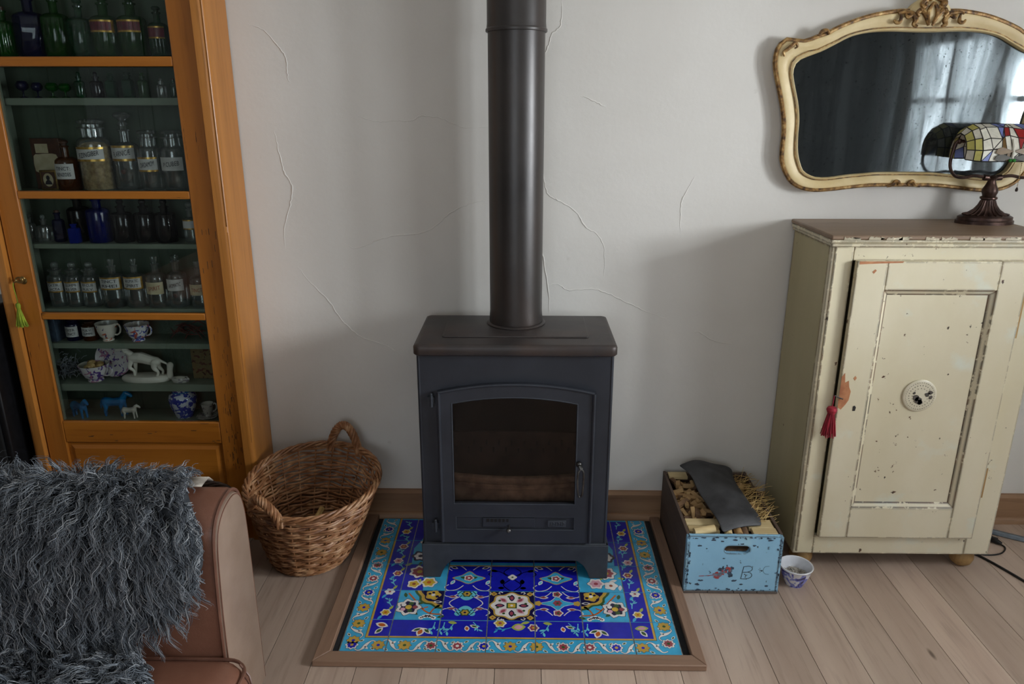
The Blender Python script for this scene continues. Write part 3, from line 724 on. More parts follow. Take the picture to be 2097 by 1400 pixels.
# top
m = MB(); TP = [(-.318,.374),(.334,.374),(.334,.72),(-.318,.72)]
def rrect(x0, x1, y0, y1, r, n=5):
    o = []
    for cx, cy, a in ((x1-r,y0+r,-PI/2),(x1-r,y1-r,0),(x0+r,y1-r,PI/2),(x0+r,y0+r,PI)):
        for i in range(n+1): o.append((cx+r*math.cos(a+PI/2*i/n), cy+r*math.sin(a+PI/2*i/n)))
    return o
def slab(m, x0, x1, y0, y1, z0, z1, r, e, mi=0):
    R = []
    for dz, ins in ((0,e*.6),(e*.5,0),(z1-z0-e,0),(z1-z0-e*.3,e*.35),(z1-z0,e*1.3)):
        R.append([(x, y, z0+dz) for x, y in rrect(x0+ins, x1-ins, y0+ins, y1-ins, max(r-ins, .002))])
    m.loft(R, mi)
slab(m, -.312, .328, .366, .728, .814, .851, .022, .010); m.build('top_plate', M['iron_top'], stove, angle=50)
m = MB(); slab(m, -.228, .244, .448, .700, .851, .8555, .010, .002); m.build('hot_plate', M['iron_top'], stove, angle=50)
MB().lathe([(.098,.8555),(.100,.858),(.094,.863),(.090,.863)], 40, (SX,.615,0)).build('flue_collar', M['iron_top'], stove)
# door
dy = .372
door = MB(); N0, N1 = -.240, .264
outer = arch(N0, N1, .262, .693, .722, 16, 8); inner = arch(-.193, .206, .296, .652, .673, 16, 8)
door.ring(outer, inner, dy, SF-.0005)
lo = arch(N0, N1, .147, .262, .262, 16, 8); li = arch(-.190, .207, .197, .246, .246, 16, 8)
door.ring(lo, li, dy, SF-.0005); door.add([(x, dy+.006, z) for x, z in li], [tuple(range(len(li)))])
door = door.build('door', M['iron'], stove)
m = MB(); m.tube([(N0+.004,dy,.150),(N0+.004,dy,.690)], .0062, 8); m.tube([(N1-.004,dy,.150),(N1-.004,dy,.690)], .0062, 8)
m.tube([(N0+.004+(N1-N0-.008)*i/20, dy, .690+.029*(1-(i/10-1)**2)) for i in range(21)], .0055, 8); m.build('raised_edge', M['iron'], door)
m = MB(); m.tube([(x, dy+.001, z) for x, z in arch(-.195,.208,.294,.654,.675,16,8)], .0022, 6, closed=True); m.build('window_bead', M['iron_base'], door)
gl = arch(-.198, .211, .290, .656, .678, 16, 8); MB().prism(gl, dy+.010, dy+.013, 'y').build('glass', M['stoveglass'], door)
m = MB(); m.tube([(x, dy+.0015, z) for x, z in arch(-.190,.207,.197,.246,.246,16,8)], .0018, 6, closed=True); m.build('recess_bead', M['iron_base'], door)
# air slide, thumb knob and name plate
m = MB(); m.box(-.100, .075, dy+.002, dy+.0055, .206, .240); m.build('air_slide', M['iron'], door, bevel=.001)
for i in range(6): MB().box(-.086+i*.013, -.078+i*.013, dy+.0008, dy+.0025, .226, .237).build('vent_slot', M['soot'], door)
MB().tube([(-.012,dy+.004,.212),(-.012,dy-.012,.210),(-.012,dy-.020,.208)], [.004,.004,.0075], 10).sphere((-.012,dy-.022,.207), .0085, 12, 8).build('slide_knob', M['steel'], door)
MB().box(.014, .070, dy+.0035, dy+.006, .208, .236).build('slide_window', M['soot'], door)
m = MB(); m.box(.118, .180, dy+.001, dy+.0055, .208, .232); m.build('name_plate', M['iron_base'], door, bevel=.001)
m = MB()
for i in range(6):
    x = .128+i*.0085
    m.tube([(x,dy+.0008,.214),(x,dy+.0008,.226)], .0011, 5)
    m.tube([(x,dy+.0008,.226 if i % 2 else .214),(x+.005,dy+.0008,.223 if i % 2 else .217),(x+.003,dy+.0008,.220)], .0011, 5)
m.build('raised_lettering', M['iron'], door)
# coil handle
h = MB(); h.sphere((.217,dy-.008,.447), .010, 12, 8); h.tube([(.217,dy,.447),(.219,dy-.020,.444),(.224,dy-.024,.436)], .0065, 8)
hp = bez([(.222,dy-.024,.436),(.214,dy-.027,.425),(.212,dy-.030,.390),(.215,dy-.032,.350),(.221,dy-.032,.341),(.228,dy-.032,.350),(.231,dy-.030,.390),(.231,dy-.027,.425),(.224,dy-.024,.437)], 5)
h.tube(hp, .0035, 8); h.build('handle', M['steel'], door)
for z in (.661, .206):
    hg = MB(); hg.box(-.272, -.250, dy+.004, SF, z-.012, z+.012); hg.lathe([(.0055,-.02),(.0055,.02)], 12, (-.259,dy+.004,z)); hg.sphere((-.259,dy+.004,z+.022), .005, 10, 6); hg.build('hinge', M['iron_base'], stove)
# firebox
m = MB(); m.box(-.285,.301,.66,.70,.139,.80); m.build('firebox_back', M['soot'], stove)
for x0_, x1_ in ((-.285,-.262), (.278,.301)): MB().box(x0_, x1_, .404, .66, .139, .80).build('firebox_side', M['soot'], stove)
m = MB(); m.box(-.262,.278,.404,.66,.139,.262); m.build('firebox_floor', M['soot'], stove)
m = MB(); m.box(-.262,.278,.404,.66,.78,.80); m.build('baffle', M['soot'], stove)
m = MB(); R = []
for z, yo in ((.262,0),(.330,0),(.334,-.006),(.340,-.006),(.344,0),(.352,-.004),(.362,-.004),(.366,.006)):
    R.append([(-.255+.51*i/24+.006, .452-.035*math.sin(PI*i/24)+yo, z) for i in range(25)])
m.loft(R, close=False); o = m.build('log_guard', M['rustplate'], stove); s_ = o.modifiers.new('thickness','SOLIDIFY'); s_.thickness = .008; s_.offset = 1
m = MB(); m.box(-.255,.271,.560,.572,.262,.47); m.build('grate_back', M['soot2'], stove)
for r_ in range(2):
    for i in range(10): MB().box(-.205+i*.044+r_*.02, -.199+i*.044+r_*.02, .556, .561, .395+r_*.028, .413+r_*.028).build('air_hole', M['soot'], stove)
MB().tube([(-.19,.47,.30),(-.10,.47,.288)], .016, 8).build('charred_stub', M['soot'], stove)
# flue
flue = thing('flue_pipe', (SX, .615, .863), 'tall dark grey flue pipe rising from the stove top', 'flue pipe')
MB().lathe([(.0895,.8635),(.0905,.870),(.0880,.90),(.0880,1.790)], 56, (SX,.615,0)).build('pipe', M['pipe'], flue, angle=30)
MB().lathe([(.0925,1.772),(.0945,1.774),(.0945,1.780),(.0915,1.784),(.0900,1.80),(.0900,2.6),(.087,2.6),(.0885,1.79),(.0885,1.772)], 56, (SX,.615,0)).build('upper_sleeve', M['pipe'], flue, angle=30)
# ================================================================== CREAM CUPBOARD
CX0, CX1, CF, CZ0, CZ1 = .977, 1.652, .442, .072, 1.150
cup = thing('cream_cupboard', (1.31, .62, 0), 'old cream painted wooden cupboard with one panelled door and worn edges', 'cupboard')
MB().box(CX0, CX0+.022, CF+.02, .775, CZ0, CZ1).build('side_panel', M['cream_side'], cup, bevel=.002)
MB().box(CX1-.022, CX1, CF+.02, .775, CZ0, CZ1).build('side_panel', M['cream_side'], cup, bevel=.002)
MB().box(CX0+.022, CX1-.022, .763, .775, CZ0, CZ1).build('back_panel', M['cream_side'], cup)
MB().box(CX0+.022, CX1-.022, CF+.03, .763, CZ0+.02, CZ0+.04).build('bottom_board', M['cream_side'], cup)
MB().box(CX0, 1.044, CF, CF+.022, CZ0, CZ1).build('front_stile', M['cream'], cup, bevel=.003)
MB().box(1.566, CX1, CF, CF+.022, CZ0, CZ1).build('front_stile', M['cream'], cup, bevel=.003)
MB().box(1.0445, 1.5655, CF, CF+.022, 1.106, CZ1).build('front_rail', M['cream'], cup, bevel=.002)
MB().box(1.0445, 1.5655, CF, CF+.022, CZ0, .142).build('front_rail', M['cream'], cup, bevel=.002)
MB().tube([(CX0+.012,CF-.001,CZ0+.01),(CX0+.012,CF-.001,CZ1-.002)], .0032, 6).build('corner_bead', M['cream'], cup)
m = MB(); m.box(CX0-.006, CX1+.006, CF-.008, .778, CZ1, CZ1+.010); m.build('cornice', M['cream'], cup, bevel=.002)
m = MB(); m.prism([(CF-.008,1.160),(CF-.014,1.166),(CF-.012,1.172),(CF-.004,1.172),(.778,1.172),(.778,1.160)], CX0-.010, CX1+.010, 'x'); m.build('cornice_moulding', M['cream'], cup, bevel=.001)
MB().box(CX0-.012, CX1+.012, CF-.016, .785, 1.172, 1.186).build('top_board', M['toptable'], cup, bevel=.004)
random.seed(5)
for i in range(11):   # paint left on the lip of the top board
    a = CX0+.02+i*.062+random.uniform(-.02,.02); n = 9
    pts = [(a+j/(n-1)*random.uniform(.03,.06), 1.1725) for j in range(n)]
    top = [(p[0], 1.1735+random.uniform(.003,.010)) for p in pts]
    MB().prism(pts+top[::-1], CF-.0175, CF-.0155, 'y').build('paint_flake', M['cream'], cup, smooth=False)
# door
DF = .420; D0, D1, DZ0, DZ1 = 1.050, 1.572, .148, 1.109
PX0, PX1, PZ0, PZ1 = 1.143, 1.487, .264, 1.018
dr = thing('door', (0,0,0)); dr.parent = cup
def bx(n_, *b, mt='cream', p=dr, bev=.0025): return MB().box(*b).build(n_, M[mt], p, bevel=bev)
bx('door_stile', D0, PX0, DF, CF-.001, DZ0, DZ1); bx('door_stile', PX1, D1, DF, CF-.001, DZ0, DZ1)
bx('door_rail', PX0+.0005, PX1-.0005, DF, CF-.001, PZ1, DZ1-.0005); bx('door_rail', PX0+.0005, PX1-.0005, DF, CF-.001, DZ0+.0005, PZ0)
bx('door_panel', PX0-.004, PX1+.004, DF+.014, CF-.002, PZ0-.004, PZ1+.004)
for nm, q in (('panel_moulding', [(PX0,PZ0),(PX1,PZ0),(PX1-.017,PZ0+.017),(PX0+.017,PZ0+.017)]), ('panel_moulding', [(PX0,PZ1),(PX1,PZ1),(PX1-.017,PZ1-.017),(PX0+.017,PZ1-.017)]),
             ('panel_moulding', [(PX0,PZ0),(PX0,PZ1),(PX0+.017,PZ1-.017),(PX0+.017,PZ0+.017)]), ('panel_moulding', [(PX1,PZ0),(PX1,PZ1),(PX1-.017,PZ1-.017),(PX1-.017,PZ0+.017)])):
    m = MB(); m.add([(q[0][0],DF+.001,q[0][1]),(q[1][0],DF+.001,q[1][1]),(q[2][0],DF+.0135,q[2][1]),(q[3][0],DF+.0135,q[3][1]),(q[0][0],DF+.014,q[0][1]),(q[1][0],DF+.014,q[1][1])],
        [(0,1,2,3),(4,5,1,0),(0,3,4),(1,5,2),(3,2,5,4)]); m.build(nm, M['cream'], dr, smooth=False)
# perforated vent disc
v = MB(); v.lathe([(.054,0),(.0545,.004),(.050,.007),(.044,.0065),(.030,.0075),(0,.0085)], 40); v.xf(Matrix.Translation((1.313,DF+.0138,.668)) @ Matrix.Rotation(PI/2,4,'X'))
v = v.build('vent_disc', M['enamel'], dr)
hm = MB()
for r_, n_, rr in ((.0455,40,.0011),(.036,26,.0014),(.026,16,.0016)):
    for i in range(n_):
        a = 2*PI*i/n_; hm.sphere((1.313+r_*math.cos(a), DF+.0068, .668+r_*math.sin(a)), rr, 6, 4)
hm.build('vent_holes', M['blackmetal'], v, kind='stuff')
random.seed(11)
for (bx_, bz_, s_) in ((-.014,-.006,.011),(-.004,-.014,.014),(.002,-.020,.010),(.022,.006,.009),(.030,.012,.008),(.034,-.004,.006),(-.020,.010,.005)):
    p = [(1.313+bx_+s_*(.6+.6*random.random())*math.cos(i*PI/5), .668+bz_+s_*(.6+.6*random.random())*math.sin(i*PI/5)) for i in range(10)]
    MB().prism(p, DF+.0045, DF+.0062, 'y').build('bare_patch', M['worn'], v)
# bare wood where the paint has been rubbed away round the key
for q in ([(1.051,.63),(1.051,.735),(1.060,.748),(1.064,.715),(1.075,.722),(1.079,.700),(1.086,.685),(1.083,.655),(1.075,.640),(1.062,.622)], [(1.088,.730),(1.094,.738),(1.099,.731),(1.094,.722)],
          [(1.098,1.076),(1.106,1.084),(1.111,1.080),(1.103,1.070)], [(1.056,1.099),(1.056,1.108),(1.19,1.1085),(1.185,1.104),(1.12,1.102)]):
    MB().prism(q, DF-.0006, DF+.001, 'y').build('bare_patch', M['bare_red'], dr)
MB().prism([(1.100,.618),(1.108,.618),(1.110,.630),(1.106,.636),(1.100,.634)], DF-.001, DF+.001, 'y').build('keyhole', M['blackmetal'], dr)
MB().tube([(1.062,DF-.004,.660),(1.046,DF-.012,.668),(1.030,DF-.014,.676)], .0022, 6).build('wire_hook', M['blackmetal'], dr)
for (z0_, z1_) in ((.295,.405), (.86,1.0)):
    x_ = 1.585
    MB().box(x_, x_+.005, CF-.0015, CF+.002, z0_, z1_).build('hinge_slot', M['bun'], cup)
for x_, y_ in ((1.03,.50),(1.60,.50),(1.03,.72),(1.60,.72)):
    MB().lathe([(.0,0),(.020,0),(.034,.012),(.040,.030),(.038,.048),(.028,.064),(.024,.072)], 20, (x_,y_,0)).build('bun_foot', M['bun'], cup)
# red tassel hung on the door
ts = thing('red_tassel', (1.028, .405, .54), 'dark red yarn tassel hanging at the cream cupboard door', 'tassel')
def tassel(ts, x, y, zt, h, r, mat, head):
    MB().lathe([(0,zt),(head*.8,zt-.004),(head,zt-.012),(head*.8,zt-.022),(head*.62,zt-.026)], 14, (x,y,0)).build('knot', M[mat], ts)
    m = MB(); random.seed(2)
    for i in range(46):
        a = i*2.399; q = math.sqrt((i+.5)/46)
        x1, y1 = x+head*.6*q*math.cos(a), y+head*.6*q*math.sin(a); x2, y2 = x+r*q*math.cos(a), y+r*q*math.sin(a)*.75
        m.tube([(x1,y1,zt-.024),((x1+x2)/2+.001*math.sin(i),(y1+y2)/2,zt-.024-(h-.024)*.5),(x2,y2,zt-h+random.uniform(0,.008))], [.0016,.0020,.0016], 5)
    m.build('fringe', M[mat], ts)
tassel(ts, 1.027, .404, .640, .108, .026, 'tassel_red', .017)
MB().tube([(1.030,.406,.676),(1.029,.405,.655),(1.027,.404,.638)], .0016, 5).build('loop', M['tassel_red'], ts)
# ================================================================== MIRROR
inn = [(.977,1.355),(.957,1.405),(.95,1.461),(.948,1.515),(.938,1.569),(.921,1.623),(.911,1.665),(.921,1.696),(.952,1.712),(.994,1.727),(1.036,1.748),(1.082,1.771),(1.134,1.783),(1.188,1.787),(1.232,1.787),(1.286,1.785)]
innb = [(1.243,1.346),(1.186,1.342),(1.129,1.337),(1.073,1.329),(1.027,1.329),(.996,1.34)]
outp = [(1.265,1.848),(1.222,1.848),(1.169,1.841),(1.117,1.829),(1.065,1.811),(1.024,1.793),(1.004,1.781),(.977,1.774),(.946,1.762),(.917,1.757),(.900,1.764),(.885,1.767),(.867,1.761),(.852,1.745),(.845,1.722),(.846,1.686),(.857,1.644),(.874,1.591),(.891,1.526),(.898,1.472),(.898,1.422),(.901,1.383),(.915,1.349),(.939,1.315),(.973,1.295),(1.02,1.286),(1.078,1.289),(1.135,1.296),(1.192,1.302),(1.249,1.304)]
AX = 1.318; MCX, MCZ = AX, 1.56
def sym(left): return bez(left+[(AX, left[-1][1] if False else None)] if False else left+[(2*AX-x, z) for x, z in left[::-1]], 6, True)
I_ = sym(innb[::1][::-1][::-1] and (innb+[inn[0]]+inn[1:]))
O_ = sym(outp[::-1])
def polar(loop, n=160):
    a = [(math.atan2(z-MCZ, x-MCX), math.hypot(x-MCX, z-MCZ)) for x, z in loop]
    out = []
    P_ = [(x-MCX, z-MCZ) for x, z in loop]
    for k in range(n):
        th = 2*PI*k/n; d = (math.cos(th), math.sin(th)); best = 0
        for i in range(len(P_)):
            p, q = P_[i], P_[(i+1) % len(P_)]; ex, ez = q[0]-p[0], q[1]-p[1]
            det = d[0]*(-ez)-d[1]*(-ex)
            if abs(det) < 1e-12: continue
            t_ = (p[0]*(-ez)-p[1]*(-ex))/det; s_ = (d[0]*p[1]-d[1]*p[0])/det
            if t_ > 0 and -1e-6 <= s_ <= 1+1e-6: best = max(best, t_)
        out.append((MCX+d[0]*best, MCZ+d[1]*best))
    return out
NI, NO = polar(I_), polar(O_)
mir = thing('wall_mirror', (AX, .775, 1.56), 'ornate cream and gilt framed wall mirror with foxed glass above the cream cupboard', 'mirror')
def between(t): return [(a[0]+(b[0]-a[0])*t, a[1]+(b[1]-a[1])*t) for a, b in zip(NI, NO)]
MB().prism(between(.12), .778, .781, 'y').build('glass', M['mirror'], mir, smooth=False)
MB().prism(between(.8), .7815, .792, 'y').build('backing', M['dark'], mir, smooth=False)
m = MB(); R = []
for t_, y_ in ((0,.777),(0,.768),(.06,.762),(.16,.764),(.22,.768),(.45,.764),(.80,.757),(.92,.760),(.97,.770),(.97,.790)): R.append([(x, y_, z) for x, z in between(t_)])
m.loft(R, cap0=False, cap1=False); m.build('frame', M['mframe'], mir, angle=60)
MB().tube([(x, .763, z) for x, z in between(.97)], .0075, 8, closed=True).build('gilt_edge', M['gilt'], mir)
MB().tube([(x, .7645, z) for x, z in between(.20)], .0016, 6, closed=True).build('inner_line', M['gilt'], mir)
def scroll(pts, r, nm='carved_scroll', parent=mir, y=.750, mat='gilt'):
    p = bez(pts, 6); n = len(p); rr = [r*(.55+.6*math.sin(PI*min(1,i/(n-1)*1.1))) for i in range(n)]
    MB().tube([(x, y, z) for x, z in p], rr, 8).build(nm, M[mat], parent)
crest = thing('crest', (0,0,0)); crest.parent = mir
m = MB(); pl = bez([(1.252,1.838),(1.262,1.862),(1.285,1.880),(1.306,1.888),(1.318,1.900),(1.330,1.888),(1.351,1.880),(1.374,1.862),(1.384,1.838),(1.36,1.815),(1.318,1.806),(1.276,1.815)], 4, True)
R = [[(x,.785,z) for x,z in pl], [(x,.757,z) for x,z in pl], [(AX+(x-AX)*.8,.747,1.85+(z-1.85)*.8) for x,z in pl], [(AX+(x-AX)*.4,.741,1.85+(z-1.85)*.4) for x,z in pl]]
m.loft(R); m.build('crest_shell', M['mframe'], crest)
for s in (-1, 1):
    q = lambda L_: [(AX+s*(x-AX), z) for x, z in L_]
    scroll(q([(1.312,1.802),(1.300,1.830),(1.284,1.846),(1.272,1.838),(1.279,1.828)]), .0075, 'crest_leaf', crest, .742)
    scroll(q([(1.306,1.900),(1.296,1.880),(1.284,1.868),(1.290,1.856),(1.301,1.862)]), .0085, 'crest_leaf', crest, .742)
    scroll(q([(1.318,1.870),(1.306,1.850),(1.304,1.830),(1.312,1.808)]), .006, 'crest_leaf', crest, .738)
    scroll(q([(1.280,1.800),(1.268,1.806),(1.272,1.818),(1.262,1.836),(1.235,1.842),(1.215,1.838)]), .0075, 'crest_leaf', crest, .748)
    scroll(q([(1.205,1.820),(1.212,1.812),(1.224,1.814),(1.226,1.828),(1.222,1.840)]), .0055, 'crest_leaf', crest, .750)
    scroll(q([(1.262,1.836),(1.245,1.828),(1.236,1.836)]), .006, 'crest_leaf', crest, .746)
    for k in range(3): MB().sphere((AX+s*(.014+.012*k), .738, 1.880-.016*k), .0085-.001*k, 10, 6).build('crest_bud', M['gilt'], crest)
    scroll(q([(.872,1.712),(.868,1.724),(.878,1.732),(.890,1.742),(.902,1.752),(.910,1.742),(.902,1.736)]), .0052, y=.752)
    scroll(q([(.975,1.774),(.985,1.786),(1.000,1.788),(1.008,1.778)]), .0065, y=.754)
    scroll(q([(1.262,1.300),(1.280,1.305),(1.290,1.316),(1.303,1.312),(1.300,1.303)]), .0060, y=.754)
# ================================================================== STAINED GLASS LAMP
LX, LY = 1.572, .690
lamp = thing('stained_glass_lamp', (LX, LY, 1.186), 'bronze desk lamp with stained glass half-round shade standing on the cream cupboard', 'lamp')
MB().lathe([(0,0),(.093,0),(.093,.010),(.088,.013),(.088,.022),(.080,.026),(.060,.030),(.042,.042),(.030,.058),(.024,.072),(.022,.078)], 40, (LX,LY,1.186), sy=.62).build('base', M['bronze'], lamp)
m = MB()
for i in range(22):
    a = 2*PI*i/22
    m.tube([(LX+r_*math.cos(a), LY+r_*math.sin(a)*.62, 1.186+z_) for r_, z_ in ((.074,.029),(.058,.032),(.041,.044),(.029,.060),(.023,.075))], [.003,.0035,.003,.0025,.002], 5)
m.build('base_ribs', M['bronze'], lamp)
MB().lathe([(.022,.078),(.026,.081),(.026,.086),(.020,.089),(.021,.094),(.024,.102),(.023,.112),(.016,.126),(.012,.138),(.014,.146),(.017,.150),(.010,.156),(0,.157)], 24, (LX,LY,1.186)).build('stem', M['bronze'], lamp)
yk = MB(); yk.tube([(LX-.028,LY,1.336),(LX,LY,1.333),(LX+.028,LY,1.336)], [.010,.009,.010], 10)
for s in (-1, 1):
    pts = bez([(LX+s*.022,LY,1.336),(LX+s*.060,LY,1.341),(LX+s*.095,LY,1.335),(LX+s*.122,LY,1.340),(LX+s*.140,LY,1.360),(LX+s*.146,LY,1.385),(LX+s*.143,LY,1.420),(LX+s*.136,LY,1.448),(LX+s*.112,LY,1.450)], 6)
    yk.tube(pts, .0052, 8); yk.sphere((LX+s*.128,LY,1.450), .009, 10, 6)
yk.build('yoke_arm', M['bronze'], lamp)
shade = thing('shade', (0,0,0)); shade.parent = lamp
prof = [(-.078,1.392),(-.080,1.425),(-.066,1.462),(-.038,1.492),(0,1.503),(.038,1.492),(.066,1.462),(.080,1.425),(.078,1.392)]
ZM = 1.43
def sp(x, k, j):   # point on shade: x offset, scale k of section, profile index (float)
    i = min(int(j), len(prof)-2); f = j-i
    y_ = prof[i][0]+(prof[i+1][0]-prof[i][0])*f; z_ = prof[i][1]+(prof[i+1][1]-prof[i][1])*f
    return Vector((LX+x, LY+y_*k, ZM+(z_-ZM)*k if z_ > ZM else z_+(ZM-z_)*(1-k)*.3))
def pane_(pts, mat):
    c = sum(pts, Vector())/len(pts); n_ = (pts[1]-pts[0]).cross(pts[2]-pts[0])
    if n_.length < 1e-9: return
    n_.normalize(); q = [c+(p-c)*.965 for p in pts]
    m = MB(); m.loft([[p+n_*.0012 for p in q], [p-n_*.0012 for p in q]]); m.build('glass_pane', M['lg_'+mat], shade, smooth=False)
came = MB()
def cm(a, b): came.tube([a, b], .0021, 5)
XS = [-.128,-.112,-.094]; KS = [.62,.86,1.0]
for s in (-1, 1):
    for a in range(2):
        for j in range(8):
            p = [sp(s*XS[a],KS[a],j), sp(s*XS[a+1],KS[a+1],j), sp(s*XS[a+1],KS[a+1],j+1), sp(s*XS[a],KS[a],j+1)]
            pane_(p, 'y' if (a+j) % 3 else 'w'); cm(p[0], p[1]); cm(p[1], p[2]); cm(p[0], p[3])
    e = [sp(s*XS[0], KS[0], j) for j in range(9)]; came.tube(e, .0018, 5)
random.seed(21)
W_ = [-.094,-.066,-.040,-.018,0,.018,.040,.066,.094]
jit = {}
def G(i, j):
    if (i, j) not in jit:
        dx = 0 if i in (0, 8) else random.uniform(-.008,.008); dj = 0 if j in (0, 8, 4) else random.uniform(-.28,.28)
        jit[(i,j)] = (W_[i]+dx, j+dj)
    return sp(jit[(i,j)][0], 1.0, jit[(i,j)][1])
lay_ = ['bwdowddwb', 'wwowwwowb', 'wwbrwrwbw', 'wwbwwwbww', 'bwwbswwbb', 'wbwwswwbw', 'wwrwbwrww', 'bwwowwdwb']
for j in range(8):
    for i in range(8):
        p = [G(i,j), G(i+1,j), G(i+1,j+1), G(i,j+1)]
        if (i*3+j*5) % 4 == 0: pane_([p[0],p[1],p[2]], lay_[j][i]); pane_([p[0],p[2],p[3]], lay_[(j+1) % 8][i]); cm(p[0], p[2])
        else: pane_(p, lay_[j][i])
        cm(p[0], p[1]); cm(p[0], p[3])
        if i == 7: cm(p[1], p[2])
        if j == 7: cm(p[3], p[2])
came.build('lead_came', M['lead'], shade)
# dragonfly set into the front of the shade
for s in (-1, 1):
    for (j0, dz_, mt) in ((.95, .012, 'o'), (.35, -.004, 'd')):
        pts = [(0,0),(.016,.10),(.036,.20),(.052,.10),(.056,-.10),(.040,-.22),(.018,-.12)]
        q = [sp(s*a, 1.035, max(.02, j0+b*1.6)) for a, b in pts]; m = MB(); c_ = sum(q, Vector())/len(q)
        m.loft([q, [p+Vector((0,-.003,0)) for p in q]]); m.build('dragonfly_wing', M['lg_'+mt], shade)
m = MB(); m.tube([sp(0,1.04,j) for j in (.30,.8,1.3,1.9)], [.004,.0045,.004,.003], 8); m.build('dragonfly_body', M['lg_w'], shade)
for s in (-1, 1): m = MB(); q = sp(s*.006,1.04,.10); m.sphere((q.x,q.y-.002,q.z), .0055, 8, 6); m.build('dragonfly_eye', M['lg_g'], shade)
m = MB(); ch = (LX+.080, LY-.01)
for i in range(16): m.sphere((ch[0],ch[1],1.392-i*.0055), .0018, 6, 4)
m.build('pull_chain', M['brass'], lamp)
MB().lathe([(0,-.008),(.004,-.006),(.0045,0),(.002,.006),(0,.008)], 10, (ch[0],ch[1],1.298)).build('pull_knob', M['bronze'], lamp)
# ================================================================== CABLES AND BAR ON THE FLOOR BY THE CUPBOARD
tag(MB().tube(bez([(1.60,.60,.004),(1.66,.556,.004),(1.693,.536,.004),(1.742,.430,.004),(1.80,.27,.004),(1.88,.05,.004),(1.95,-.2,.004)], 6), .0045, 8).build('floor_cable', M['cable']), 'thick black cable running from under the cream cupboard along the floor', 'cable')
t_ = thing('lamp_cord', (1.80, .6, 0), 'thin looping black lamp cord with inline switch beside the cream cupboard', 'cord')
MB().tube(bez([(1.66,.570,.0032),(1.72,.546,.003),(1.78,.556,.003),(1.818,.592,.003),(1.812,.614,.006)], 6), .0028, 6).build('cord', M['cable'], t_)
MB().tube(bez([(1.790,.645,.008),(1.765,.672,.006),(1.785,.700,.004),(1.81,.672,.003),(1.83,.655,.003)], 6), .0028, 6).build('cord', M['cable'], t_)
m = MB(); m.tube([(1.815,.610,.009),(1.805,.622,.011),(1.797,.634,.011),(1.788,.648,.009)], [.006,.010,.010,.006], 10); m.build('inline_switch', M['blackplastic'], t_)
m = MB(); m.loft([[(1.72,.748,.001),(1.72,.772,.001),(1.72,.768,.018),(1.72,.752,.018)], [(2.10,.520,.001),(2.10,.548,.001),(2.10,.543,.018),(2.10,.525,.018)]])
tag(m.build('metal_bar', M['greybar'], bevel=.003), 'flat grey metal bar lying on the floor right of the cream cupboard', 'metal bar')
# ================================================================== CRATE
cr = thing('wooden_crate', (.731, .53, 0), 'old wooden crate with flaking light blue end board and a hand hole', 'crate')
K0, K1, KF, KB, KZ = .574, .889, .310, .760, .218
n = 48
def rr_loop(x0, x1, z0, z1, r, n):
    cx, cz = (x0+x1)/2, (z0+z1)/2; o = []
    for k in range(n):
        th = 2*PI*k/n+.0001; d = (math.cos(th), math.sin(th))
        # ray against rounded rectangle, by marching
        lo, hi = 0, 1
        for _ in range(30):
            t_ = (lo+hi)/2; x, z = abs(d[0]*t_), abs(d[1]*t_); a, b = (x1-x0)/2, (z1-z0)/2
            qx, qz = max(x-(a-r), 0), max(z-(b-r), 0)
            ins = (x <= a and z <= b and math.hypot(qx, qz) <= r) if (x > a-r and z > b-r) else (x <= a and z <= b)
            if ins: lo = t_
            else: hi = t_
        o.append((cx+d[0]*lo, cz+d[1]*lo))
    return o
HX, HZ = .731+.010, .168
hole = rr_loop(HX-.042, HX+.042, HZ-.0145, HZ+.0145, .0143, n)
def outer_rect(n):
    o = []
    for k in range(n):
        th = 2*PI*k/n+.0001; d = (math.cos(th), math.sin(th)); ts_ = []
        if d[0] > 0: ts_.append((K1-.008-HX)/d[0])
        if d[0] < 0: ts_.append((K0+.008-HX)/d[0])
        if d[1] > 0: ts_.append((KZ-HZ)/d[1])
        if d[1] < 0: ts_.append((.010-HZ)/d[1])
        t_ = min(ts_); o.append((HX+d[0]*t_, HZ+d[1]*t_))
    # snap nearest points to the corners
    for c in ((K0+.008,.010),(K1-.008,.010),(K0+.008,KZ),(K1-.008,KZ)):
        i = min(range(n), key=lambda j: math.hypot(o[j][0]-c[0], o[j][1]-c[1])); o[i] = c
    return o
m = MB(); m.ring(outer_rect(n), hole, KF, KF+.016); fb = m.build('end_board', M['blue'], cr, smooth=False)
for x0_, x1_ in ((K0,K0+.0075),(K1-.0075,K1)): MB().box(x0_, x1_, KF-.001, KF+.018, .002, KZ-.002).build('edge_strip', M['bluechip' if 0 else 'blue'], cr, bevel=.001)
for a, b in ((K0,.655),(.656,.742),(.743,.82),(.821,K1)): MB().box(a, b-.001, KF-.002, KB, .001, .0098).build('bottom_slat', M['crateedge'], cr, bevel=.0008)
MB().box(K0+.008, K1-.008, KB-.016, KB, .010, KZ).build('end_board', M['cratewood'], cr)
for s, xa in ((0, K0), (1, K1-.010)):
    for z0_, z1_ in ((.010,.112),(.113,KZ+.003)):
        MB().box(xa, xa+.010, KF+.0165, KB, z0_, z1_).build('side_board', M['cratewood'], cr, bevel=.0012)
random.seed(14)
